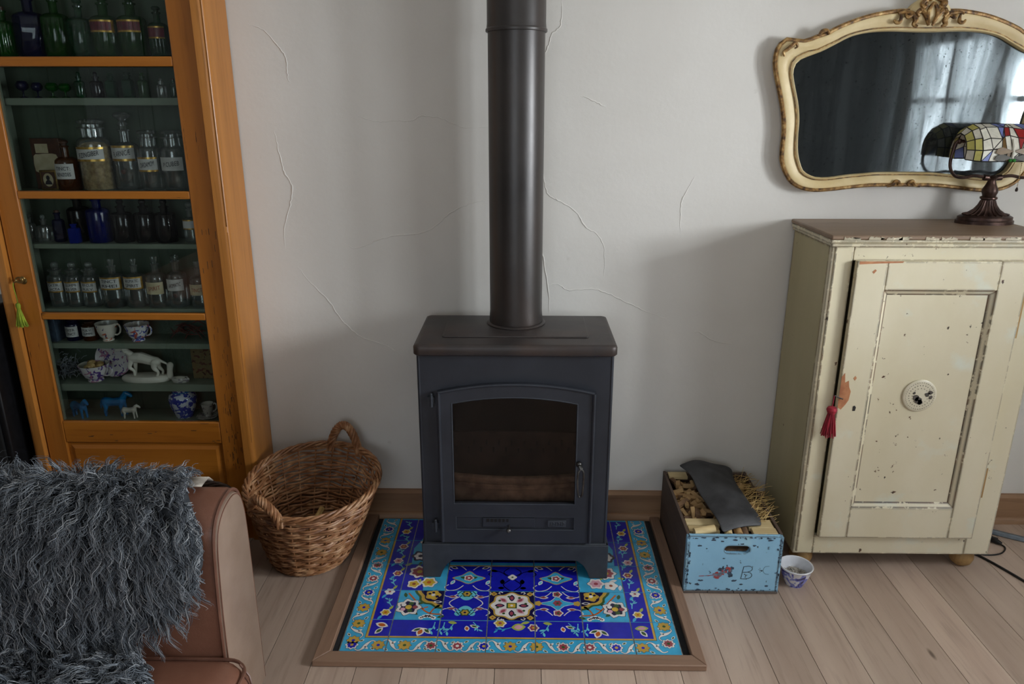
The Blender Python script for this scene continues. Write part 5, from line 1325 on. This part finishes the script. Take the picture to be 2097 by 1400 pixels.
M['residue'] = plain('dried_residue', L(120,60,50), L(80,40,34), 60, .8)
SY = .705
def bottle(name, label, x, shelf, w_, h, mat, kind='round', lab=None, words=(), group=None, stop='disc', y=SY, fill=None, neck=.34, nh=.20, shoulder=.10, band='gold', labz=(.36,.62), stopmat=None, ribs=False, seg=22, spot=False, up=0.0):
    z = SHZ[shelf]; r = w_/2
    t_ = thing(name, (x, y, z), label, 'bottle', group)
    hs = {'none': 0, 'disc': .11, 'ball': .17, 'flat': .13, 'star': .22, 'cork': .07}[stop]*h
    hb = h-hs; hn = nh*h; zb = hb-hn-shoulder*h; rn = r*neck
    pr = [(0,.001),(r*.92,.001),(r,.006),(r,zb)]
    for i in range(1, 6): a = PI/2*i/5; pr.append((rn+(r-rn)*math.cos(a), zb+shoulder*h*math.sin(a)))
    pr += [(rn, hb-.006),(rn*1.30, hb-.005),(rn*1.34, hb-.001),(rn*1.1, hb)]
    sy = .62 if kind == 'flat' else 1
    n_ = 6 if kind == 'hex' else 4 if kind == 'square' else seg
    m = MB()
    if ribs:
        rings = []
        for rr_, zz in pr:
            rings.append([((rr_*(1+.03*math.cos(i*PI)) if rr_ > rn*1.4 else rr_)*math.cos(2*PI*i/48), (rr_*(1+.03*math.cos(i*PI)) if rr_ > rn*1.4 else rr_)*math.sin(2*PI*i/48), zz) for i in range(48)])
        m.loft(rings, 0, True, False, True)
    else: m.lathe(pr, n_, (0,0,0), sy=sy, a0=PI/n_, a1=2*PI+PI/n_)
    m.build('body', M[mat], t_, world=False, angle=50)
    sm = M[stopmat or mat]
    if stop == 'disc': MB().lathe([(rn*.8,hb-.004),(rn*.8,hb+hs*.35),(rn*1.25,hb+hs*.45),(rn*1.35,hb+hs*.75),(rn*.9,hb+hs),(0,hb+hs)], 18).build('stopper', sm, t_, world=False)
    if stop == 'ball': m = MB(); m.lathe([(rn*.7,hb-.004),(rn*.7,hb+hs*.2)], 14); m.sphere((0,0,hb+hs*.58), hs*.46, 16, 10); m.build('stopper', sm, t_, world=False)
    if stop == 'flat': m = MB(); m.lathe([(rn*.7,hb-.004),(rn*.7,hb+hs*.25),(rn*1.0,hb+hs*.4),(rn*1.1,hb+hs),(0,hb+hs)], 16, sy=.5); m.build('stopper', sm, t_, world=False)
    if stop == 'star':
        m = MB(); m.lathe([(rn*.7,hb-.004),(rn*.7,hb+hs*.2),(rn*1.1,hb+hs*.3),(rn*.5,hb+hs*.5)], 16)
        m.lathe([(rn*.5,hb+hs*.5),(rn*1.7,hb+hs*.72),(rn*1.85,hb+hs*.85),(rn*1.3,hb+hs),(0,hb+hs*.95)], 9); m.build('stopper', sm, t_, world=False, smooth=False)
    if stop == 'cork': MB().lathe([(rn*.85,hb-.004),(rn*.95,hb+hs),(0,hb+hs)], 14).build('stopper', M['cork'], t_, world=False)
    if lab:
        z0_, z1_ = labz[0]*h, labz[1]*h; rl = r*1.012+.0006; a_ = 1.02
        lm = MB(); lm.lathe([(rl,z0_),(rl,z1_)], 14, a0=-PI/2-a_, a1=-PI/2+a_, sy=sy)
        ob = lm.build('label', M[lab], t_, world=False)
        if band:
            bd = MB()
            for za, zc in ((z0_,z0_+.06*h*.5),(z1_-.06*h*.5,z1_)): bd.lathe([(rl+.0005,za),(rl+.0005,zc)], 14, a0=-PI/2-a_, a1=-PI/2+a_, sy=sy)
            if band == 'frame':
                for s in (-1, 1): bd.lathe([(rl+.0005,z0_),(rl+.0005,z1_)], 2, a0=-PI/2+s*a_-.10, a1=-PI/2+s*a_+.10, sy=sy)
            bd.build('gilt_band', M['gold'], ob, world=False)
        if words:
            wm = MB(); nw = len(words)
            for i, wd in enumerate(words):
                zc = z0_+(z1_-z0_)*(1-(i+.8)/(nw+.6)); word_round(wm, wd, rl+.0012, zc, r*1.28, (z1_-z0_)*(.34 if nw == 1 else .24), 0, -PI/2+.10, up)
            wm.build('lettering', M['redink' if lab == 'label_old' else 'ink'], ob, world=False)
    if fill:
        mt, fz = fill
        MB().lathe([(0,.004),(r*.93,.004),(r*.94,.008),(r*.94,h*fz),(r*.6,h*fz+.012),(0,h*fz+.016)], 20).build('contents', M[mt], t_, world=False)
    if spot: m = MB(); m.sphere((.0,-r*.9,h*.24), .008, 10, 6, sc=(1,.3,1)); m.build('residue', M['residue'], t_, world=False)
    return t_
G1 = 'green bottles on the top shelf'
bottle('poison_bottle', 'dark green ribbed bottle at the far left of the top shelf', -1.628, 'A', .066, .150, 'g_emerald', ribs=True, group=G1, stop='cork')
bottle('poison_bottle', 'large dark blue hexagonal bottle on the top shelf', -1.540, 'A', .094, .185, 'g_navy', kind='hex', group=G1, neck=.30, stop='cork')
bottle('poison_bottle', 'dark olive green ribbed bottle right of the blue one on the top shelf', -1.458, 'A', .080, .190, 'g_green', ribs=True, group=G1, neck=.30)
bottle('poison_bottle', 'deep green ribbed bottle fourth along the top shelf', -1.380, 'A', .076, .172, 'g_dgreen', ribs=True, group=G1, neck=.28)
bottle('poison_bottle', 'green ribbed bottle with maroon label edged cream on three sides', -1.301, 'A', .083, .180, 'g_green', ribs=True, group=G1, lab='label_red', band='frame', labz=(.40,.60))
bottle('poison_bottle', 'green ribbed bottle with wide maroon label second from the right on top', -1.214, 'A', .084, .180, 'g_green', ribs=True, group=G1, lab='label_red', labz=(.40,.60))
bottle('poison_bottle', 'small green bottle with faint maroon label at the right of the top shelf', -1.132, 'A', .058, .150, 'g_dgreen', ribs=True, group=G1, lab='label_red', labz=(.36,.60))
# row 2: four small goblets and seven phials
for i, (x, w_, h, mt, lb) in enumerate(((-1.603,.038,.053,'g_navy','small dark blue glass goblet leftmost on the second shelf'),(-1.555,.034,.048,'g_navy','small navy glass goblet second on the second shelf'),(-1.506,.040,.047,'g_emerald','small bright green glass goblet third on the second shelf'),(-1.464,.038,.045,'g_emerald','small green glass goblet right of the other goblets'))):
    g_ = thing('goblet', (x, SY, SHZ['B']), lb, 'goblet', 'goblets on the second shelf')
    MB().lathe([(0,h*.42),(w_*.28,h*.46),(w_*.46,h*.60),(w_*.5,h*.78),(w_*.36,h*.96),(w_*.26,h),(w_*.24,h*.96),(w_*.45,h*.76),(w_*.40,h*.6),(0,h*.48)], 20).build('cup', M[mt], g_, world=False)
    MB().lathe([(0,0),(w_*.36,0),(w_*.34,.002),(w_*.07,.006),(w_*.06,h*.36),(w_*.12,h*.42),(0,h*.43)], 16).build('stem', M[mt], g_, world=False)
for i, (x, w_, h, mt, st) in enumerate(((-1.414,.032,.080,'g_dgreen','ball'),(-1.358,.038,.080,'g_black','ball'),(-1.310,.038,.077,'g_dgreen','flat'),(-1.254,.040,.080,'g_dgreen','disc'),(-1.206,.032,.078,'g_green','flat'),(-1.147,.032,.062,'g_clear','ball'),(-1.106,.024,.060,'g_dgreen','cork'))):
    bottle('phial', ['slim green phial with round stopper beside the goblets','black phial with large round stopper on the second shelf','green square phial with flat stopper third on the second shelf','wide teal phial with disc stopper on the second shelf','olive green phial with flat stopper on the second shelf','tiny clear phial near the right of the second shelf','tiny green phial rightmost on the second shelf'][i], x, 'B', w_, h, mt, stop=st, neck=.42, nh=.16, group='phials on the second shelf', kind='square' if i in (2,3) else 'round')
# row 3
bk_ = thing('old_box', (-1.584, .745, SHZ['C']), 'old marbled box with paper labels standing left on the third shelf', 'box')
MB().box(-1.634, -1.534, .735, .755, SHZ['C'], SHZ['C']+.168).build('body', M['cork'], bk_, bevel=.002)
MB().box(-1.618, -1.575, .7335, .7348, SHZ['C']+.120, SHZ['C']+.150).build('paper_label', M['label_old'], bk_)
pl_ = bez([(-1.628,.060),(-1.60,.056),(-1.57,.062),(-1.546,.058),(-1.545,.09),(-1.55,.115),(-1.58,.118),(-1.61,.116),(-1.627,.110)], 2, True); MB().prism([(a, SHZ['C']+b) for a, b in pl_], .7328, .7346, 'y').build('paper_label', M['label_old'], bk_)
pf = thing('small_portrait', (-1.569, .70, SHZ['C']), 'tiny framed oval portrait of a figure on the third shelf', 'portrait')
zc = SHZ['C']; MB().box(-1.598, -1.541, .700, .708, zc, zc+.066).build('frame', M['brass'], pf, bevel=.002); MB().box(-1.592, -1.547, .699, .7005, zc+.006, zc+.060).build('mount', M['cork'], pf)
MB().prism([(-1.5695+.017*math.cos(a), zc+.034+.022*math.sin(a)) for a in [2*PI*i/24 for i in range(24)]], .6982, .6992, 'y').build('oval', M['label_old'], pf)
MB().prism([(-1.5695+.006*math.cos(a), zc+.041+.008*math.sin(a)) for a in [2*PI*i/16 for i in range(16)]], .6975, .6983, 'y').build('head', M['ink'], pf); MB().prism([(-1.582,zc+.019),(-1.557,zc+.019),(-1.560,zc+.028),(-1.566,zc+.034),(-1.573,zc+.034),(-1.579,zc+.028)], .6975, .6983, 'y').build('shoulders', M['ink'], pf)
bottle('tincture_bottle', 'amber stoppered bottle with shield label TINCT BENZOES on the third shelf', -1.496, 'C', .072, .164, 'g_amber', lab='label', words=('TINCT:','BENZOES'), band=None, labz=(.24,.54), stop='disc', nh=.22, neck=.30, stopmat='cork', y=.698)
bottle('apothecary_jar', 'tall wide clear jar labelled ZINGIBER filled with dried root', -1.405, 'C', .104, .230, 'g_clear', lab='label', words=('F.ZINGIBER',), fill=('root',.62), neck=.62, nh=.14, shoulder=.10, labz=(.42,.62), stop='disc', y=.714, up=.16)
bottle('apothecary_jar', 'tallest clear decanter labelled ARNICAE with star shaped stopper', -1.310, 'C', .088, .252, 'g_clear', lab='label', words=('R.ARNICÆ',), neck=.34, nh=.16, shoulder=.12, labz=(.38,.58), stop='star', y=.737, spot=True, up=.16)
bottle('apothecary_jar', 'clear jar labelled CARDAMOM second from right on the third shelf', -1.221, 'C', .074, .196, 'g_clear', lab='label', words=('CARDAMOM',), neck=.66, nh=.16, shoulder=.08, labz=(.32,.56), stop='disc', y=.712, up=.18)
bottle('apothecary_jar', 'clear jar labelled CUBEB at the right end of the third shelf', -1.138, 'C', .084, .196, 'g_clear', lab='label', words=('P.CUBEB',), neck=.66, nh=.16, shoulder=.08, labz=(.34,.56), stop='disc', y=.712, band=None, up=.12)
# row 4
G4 = 'bottles on the fourth shelf'
bottle('phial', 'small clear phial leftmost on the fourth shelf', -1.668, 'D', .038, .094, 'g_clear', group=G4, stop='disc')
bottle('phial', 'clear phial with round stopper second on the fourth shelf', -1.619, 'D', .050, .092, 'g_clear', group=G4, stop='ball')
bottle('blue_bottle', 'small narrow dark blue bottle on the fourth shelf', -1.567, 'D', .038, .108, 'g_navy', group=G4, stop='cork', neck=.45, kind='hex')
bottle('blue_bottle', 'broad brown black bottle behind a tiny blue one on the fourth shelf', -1.508, 'D', .074, .146, 'g_black', group=G4, stop='none', neck=.38, y=.735)
bottle('blue_bottle', 'tiny bright blue bottle in front of a dark one on the fourth shelf', -1.500, 'D', .040, .066, 'g_cobalt', group=G4, stop='none', neck=.4, y=.678, kind='square')
bottle('blue_bottle', 'large cobalt blue bottle on the fourth shelf', -1.425, 'D', .076, .146, 'g_blue', group=G4, stop='none', neck=.36)
for i, x in enumerate((-1.344, -1.267, -1.195)): bottle('black_decanter', ['black glass decanter next to the cobalt blue bottle','middle black glass decanter of three on the fourth shelf','black glass decanter nearest the labelled clear bottle'][i], x, 'D', .068, .148, 'g_black', group='black decanters on the fourth shelf', stop='ball', neck=.36, nh=.14, shoulder=.05)
bottle('apothecary_bottle', 'clear bottle with gold edged label rightmost on the fourth shelf', -1.110, 'D', .046, .136, 'g_clear', group=G4, lab='label', stop='ball', labz=(.34,.58))
# row 5
G5 = 'clear bottles on the fifth shelf'
for i, (x, w1, w2) in enumerate(((-1.609,'EXTR.','LACTA'),(-1.550,'GUMMI','PULVER'),(-1.490,'PIP:CUB','PULV.'))):
    bottle('apothecary_bottle', ['small clear ball-stoppered jar leftmost on the fifth shelf','small clear ball-stoppered jar second from left on the fifth shelf','small clear ball-stoppered jar third from left on the fifth shelf'][i], x, 'E', .060, .158, 'g_clear', lab='label', words=(w1,w2), group=G5, neck=.62, nh=.12, shoulder=.06, stop='ball', labz=(.34,.58))
bottle('apothecary_bottle', 'clear bottle with gold framed label and dark syrup at the bottom', -1.409, 'E', .082, .166, 'g_clear', lab='label', words=('TINCT','RHEI'), group=G5, neck=.28, nh=.16, stop='flat', fill=('syrup',.05), band='frame', labz=(.40,.66))
bottle('apothecary_bottle', 'clear bottle with gold framed label and no contents', -1.331, 'E', .073, .168, 'g_clear', lab='label', words=('AROMATIC','SPIRIT'), group=G5, neck=.28, nh=.16, stop='flat', band='frame', labz=(.40,.66))
bottle('apothecary_bottle', 'clear bottle with yellowed paper label in red ink left of the dark labelled one', -1.256, 'E', .069, .176, 'g_clear', lab='label_old', words=('SPIRIT',), band=None, group=G5, neck=.34, nh=.18, stop='flat', labz=(.28,.52), up=.15)
bottle('apothecary_bottle', 'clear bottle with grey label and disc stopper on the fifth shelf', -1.183, 'E', .067, .182, 'g_clear', lab='label', words=('AROMATIC',), band=None, group=G5, neck=.34, nh=.20, stop='disc', labz=(.34,.56), spot=True, up=.2)
bottle('apothecary_bottle', 'clear bottle with yellowed label at the right end of the fifth shelf', -1.108, 'E', .060, .160, 'g_clear', lab='label_old', words=('TINCT',), band=None, group=G5, neck=.34, nh=.18, stop='flat', labz=(.28,.52))
# row 6
tag(MB().box(-1.690, -1.628, .675, .735, SHZ['F'], SHZ['F']+.083).build('tin_box', M['bluechip'], bevel=.002), 'dark upright tin box at the left of the sixth shelf', 'box')
bottle('small_jar', 'small dark jar with white label beside the tin box', -1.582, 'F', .052, .082, 'g_navy', lab='label', words=('EXTR.','TINCT'), band=None, neck=.62, nh=.14, shoulder=.06, labz=(.20,.66), stop='cork')
bottle('small_jar', 'squat amber jar with white rounded label left of the cups', -1.522, 'F', .053, .070, 'g_amber', lab='label', words=('PULV.','GUMMI'), band=None, neck=.7, nh=.10, shoulder=.06, labz=(.28,.74), stop='cork')
def floral(nm, a, b, c, thr=(.46,.52,.60,.66)):
    t = NT(nm); co = t.coord(); f = t.noise(co, 55, 2, .6); g = t.noise(co, 38, 2, 1)
    col = t.mix(t.step(f, thr[1], thr[1]+.02), a, b); col = t.mix(t.step(g, thr[2], thr[2]+.02), col, c)
    M[nm] = t.fin(col, .2, 0, .5, .4)
floral('china_red', L(222,214,200), L(196,110,84), L(90,80,120), (.4,.60,.64)); floral('china_imari', L(220,220,222), L(66,80,160), L(184,90,80), (.4,.52,.58)); floral('china_purple', L(222,216,216), L(96,70,140), L(180,120,150), (.4,.56,.60)); floral('china_willow', L(206,212,224), L(44,62,156), L(60,80,170), (.4,.50,.56)); floral('china_grey', L(190,186,178), L(130,126,130), L(120,116,120), (.4,.58,.62))
M['china_white'] = plain('china_white', L(222,218,206), L(206,202,188), 20, .25, coat=.3)
def cup_(name, label, x, shelf, w_, h, mat, hang=0, y=.70, grp='china cups in the cabinet', tilt=0, foot=True, inner='china_white', fill=None):
    t_ = thing(name, (x, y, SHZ[shelf]), label, 'cup', grp); t_.rotation_euler = (0, tilt, 0); r = w_/2
    MB().lathe([(0,0),(r*.50,0),(r*.52,.004),(r*.44,.008),(r*.70,h*.30),(r*.86,h*.60),(r*.96,h*.92),(r*1.0,h),(r*.965,h),(r*.83,h*.60),(r*.66,h*.32),(r*.3,h*.16),(0,h*.14)], 28, mis=[0]*7+[1]*5).build('bowl', [M[mat], M[inner]], t_, world=False, angle=60)
    hp_ = bez([(r*.88,0,h*.86),(r*1.18,0,h*.98),(r*1.42,0,h*.80),(r*1.34,0,h*.52),(r*1.02,0,h*.36),(r*.76,0,h*.36)], 4)
    m = MB(); m.tube(hp_, .0030, 7); m.xf(Matrix.Rotation(hang, 4, 'Z')); m.build('handle', M[mat], t_, world=False)
    m = MB(); m.tube([(r*.985*math.cos(2*PI*i/28), r*.985*math.sin(2*PI*i/28), h) for i in range(28)], .0012, 5, closed=True); m.build('gilt_rim', M['gold' if 0 else mat], t_, world=False)
    if fill: 
        for k in range(7):
            a = k*2.4; MB().sphere((r*.4*math.cos(a), r*.4*math.sin(a), h*.9+.008*math.sin(k)), r*.30, 8, 6, sc=(1,1,.7)).build('contents', M[fill], t_, world=False)
    return t_
cup_('china_cup', 'cream footed teacup with red flowers on the sixth shelf', -1.458, 'F', .076, .064, 'china_red', -.15)
cup_('china_cup', 'white teacup with blue and red pattern right on the sixth shelf', -1.349, 'F', .084, .060, 'china_imari', -.25, inner='china_grey')
m = MB(); random.seed(31)
for i in range(26): a = Vector((-1.19+random.uniform(-.03,.07), .72+random.uniform(-.03,.03), SHZ['F']+random.uniform(.02,.06))); d = Vector((random.uniform(-1,1),random.uniform(-.5,.5),random.uniform(-.3,.6))).normalized()*.022; m.tube([a-d, a+d*.3, a+d], [.001,.003,.0006], 5)
m.tube([(-1.19,.72,SHZ['F']+.001),(-1.17,.72,SHZ['F']+.03),(-1.12,.715,SHZ['F']+.05)], .002, 5); m.tube([(-1.13,.72,SHZ['F']+.001),(-1.15,.72,SHZ['F']+.04)], .002, 5)
tag(m.build('dried_sprig', M['residue']), 'dark dried sprig with reddish tips at the right of the sixth shelf', 'sprig')
# row 7
m = MB(); random.seed(32)
for i in range(150): a = Vector((-1.632+random.gauss(0,.020), .71+random.gauss(0,.015), SHZ['G']+.004+abs(random.gauss(.036,.024)))); d = Vector((random.uniform(-1,1),random.uniform(-1,1),random.uniform(-1,1))).normalized()*random.uniform(.008,.022); a.z = max(a.z, SHZ['G']+.02); m.tube([a-d*.8, a+Vector((0,0,.004)), a+d], .0011, 4)
tag(m.build('dried_posy', M['wool']), 'bunch of grey dried flowers at the left of the seventh shelf', 'dried flowers', kind='stuff')
sa = thing('china_saucer', (-1.478, .755, SHZ['G']), 'white and purple patterned saucer propped up behind a cup', 'saucer')
m = MB(); m.lathe([(0,0),(.034,0),(.036,.003),(.060,.010),(.0685,.014),(.067,.0155),(.058,.012),(.034,.006),(0,.005)], 36); m.xf(Matrix.Translation((0,.0,.067)) @ Matrix.Rotation(PI/2-.18,4,'X')); m.build('dish', M['china_purple'], sa, world=False)
cup_('china_cup', 'white and purple teacup full of dried petals tilted before a saucer', -1.530, 'G', .104, .062, 'china_purple', -.2, y=.700, fill='root')
dg = thing('dog_figurine', (-1.346, .705, SHZ['G']), 'cream china figurine of a pointing hound on an oval base', 'figurine')
def figure(root, limbs, mat, vox=.0016, name='body'):
    m = MB()
    for pts, rs in limbs: m.tube(bez(pts, 4), [float(np.interp(i/ (len(pts)-1)/4, np.linspace(0,1,len(rs)), rs)) for i in range((len(pts)-1)*4+1)], 10); m.sphere(pts[0], rs[0], 10, 8); m.sphere(pts[-1], rs[-1], 10, 8)
    o = m.build(name, M[mat], root, world=False)
    r_ = o.modifiers.new('fuse', 'REMESH'); r_.mode = 'VOXEL'; r_.voxel_size = vox; r_.use_smooth_shade = True
    s_ = o.modifiers.new('soften', 'SMOOTH'); s_.iterations = 3; s_.factor = .5
    return o
figure(dg, [([(-.040,0,.086),(-.010,0,.086),(.025,0,.076),(.045,0,.072)],[.018,.021,.018,.017]), ([(-.038,0,.092),(-.056,0,.108),(-.070,0,.120)],[.013,.011,.010]), ([(-.066,0,.121),(-.082,0,.121),(-.096,0,.114)],[.012,.010,.006]),
   ([(-.066,-.009,.122),(-.060,-.012,.110)],[.005,.004]), ([(-.042,-.008,.076),(-.050,-.010,.052),(-.036,-.011,.040),(-.034,-.012,.024)],[.010,.007,.005,.005]), ([(-.036,.008,.076),(-.040,.010,.040),(-.044,.010,.018)],[.010,.006,.005]),
   ([(.042,-.009,.070),(.040,-.011,.050),(.052,-.011,.034),(.044,-.012,.016)],[.014,.009,.005,.005]), ([(.046,.009,.070),(.046,.010,.048),(.060,.010,.034),(.056,.010,.016)],[.013,.009,.005,.005]), ([(.058,0,.076),(.078,0,.066),(.094,0,.056)],[.006,.004,.003]), ([(.088,0,.014),(.090,0,.036),(.094,0,.058)],[.012,.010,.012])], 'china_white')
m = MB(); m.lathe([(0,0),(.086,0),(.090,.006),(.088,.014),(.078,.020),(.050,.022),(0,.021)], 36, sy=.40); m.build('oval_base', M['china_white'], dg, world=False)
dd = thing('trinket_dish', (-1.214, .690, SHZ['G']), 'small shallow white dish right of the hound figurine', 'dish')
MB().lathe([(0,0),(.030,0),(.034,.010),(.030,.016),(.027,.012),(0,.010)], 8, sy=.55).build('dish', M['china_grey'], dd, world=False); MB().lathe([(.016,.010),(.018,.018),(.010,.021),(0,.022)], 10, sy=.55).build('lid', M['china_white'], dd, world=False)
floral('floral_paper', L(120,104,74), L(96,58,50), L(70,44,44), (.4,.60,.62))
tag(MB().box(-1.180, -1.090, .722, .748, SHZ['G'], SHZ['G']+.130).build('flowered_book', M['floral_paper'], bevel=.002), 'old book with faded flowered cover at the right of the seventh shelf', 'book')
# row 8
M['blueglaze'] = plain('turquoise_blue_glaze', L(22,130,190), L(10,92,150), 30, .25, coat=.3)
def horse(root, s, mat, dirx=1, white=False, rz=0, neckup=1.0):
    q = lambda x, y, z: (x*s*dirx, y*s, z*s)
    figure(root, [([q(-.38,0,.56),q(-.1,0,.54),q(.22,0,.58)],[0.179*s,0.166*s,0.179*s]), ([q(.24,0,.62),q(.36,0,.80),q(.44,0,.90*neckup)],[0.138*s,0.110*s,0.097*s]), ([q(.43,0,.91*neckup),q(.54,0,.86*neckup),q(.62,0,.80*neckup)],[0.103*s,0.083*s,0.062*s]),
       ([q(.42,-.04,.95*neckup),q(.42,-.05,1.02*neckup)],[0.028*s,0.017*s]), ([q(.42,.04,.95*neckup),q(.42,.05,1.02*neckup)],[0.028*s,0.017*s]),
       ([q(.22,-.08,.50),q(.23,-.09,.28),q(.24,-.09,.03)],[0.090*s,0.055*s,0.048*s]), ([q(.26,.08,.50),q(.30,.09,.28),q(.32,.09,.03)],[0.090*s,0.055*s,0.048*s]),
       ([q(-.38,-.08,.52),q(-.36,-.09,.30),q(-.40,-.09,.22),q(-.39,-.09,.03)],[0.117*s,0.069*s,0.055*s,0.048*s]), ([q(-.40,.08,.52),q(-.42,.09,.30),q(-.47,.09,.22),q(-.46,.09,.03)],[0.117*s,0.069*s,0.055*s,0.048*s]), ([q(-.50,0,.58),q(-.57,0,.46),q(-.58,0,.30)],[0.041*s,0.041*s,0.028*s])], mat, .0014 if s > .07 else .001)
    root.rotation_euler.z = rz
t_ = thing('blue_calf_figurine', (-1.608, .695, SHZ['H']), 'glossy turquoise calf figurine facing right on the bottom shelf', 'figurine'); horse(t_, .080, 'blueglaze', 1, rz=-.45, neckup=.94)
t_ = thing('blue_horse_figurine', (-1.482, .715, SHZ['H']), 'glossy turquoise horse figurine standing tall on the bottom shelf', 'figurine'); horse(t_, .098, 'blueglaze', 1)
t_ = thing('white_lamb_figurine', (-1.417, .690, SHZ['H']), 'tiny white lamb figurine beside the turquoise horse', 'figurine'); horse(t_, .058, 'china_white', 1, neckup=.92)
gj = thing('ginger_jar', (-1.228, .715, SHZ['H']), 'blue and white willow pattern ginger jar on the bottom shelf', 'jar')
MB().lathe([(0,0),(.030,0),(.031,.004),(.040,.026),(.049,.058),(.050,.074),(.044,.090),(.032,.098),(.030,.102),(0,.102)], 32).build('body', M['china_willow'], gj, world=False); MB().lathe([(.033,.102),(.034,.108),(.034,.116),(.026,.122),(0,.124)], 28).build('lid', M['china_willow'], gj, world=False)
MB().lathe([(.0325,.0985),(.0335,.0985),(.0335,.1015),(.0325,.1015)], 28).build('band', M['blueglaze'], gj, world=False)
ss_ = thing('small_saucer', (-1.135, .700, SHZ['H']), 'small grey saucer at the right end of the bottom shelf', 'saucer'); MB().lathe([(0,0),(.018,0),(.020,.003),(.040,.009),(.039,.0105),(.020,.006),(0,.005)], 28).build('dish', M['china_grey'], ss_, world=False)
t_ = cup_('demitasse_cup', 'small grey cup standing on a saucer at the right of the bottom shelf', -1.133, 'H', .044, .050, 'china_grey', .3, y=.70); t_.location.z += .0062
# ================================================================== BLACK LOUDSPEAKER left of the cabinet
sp_ = thing('loudspeaker', (-1.98, .65, 0), 'tall black box loudspeaker standing left of the glazed cabinet', 'loudspeaker')
MB().box(-2.22, -1.785, .55, .785, 0, .905).build('housing', M['blackplastic'], sp_, bevel=.006); MB().box(-2.20, -1.805, .540, .5495, .03, .88).build('cloth_front', M['blackcloth'], sp_, bevel=.003)
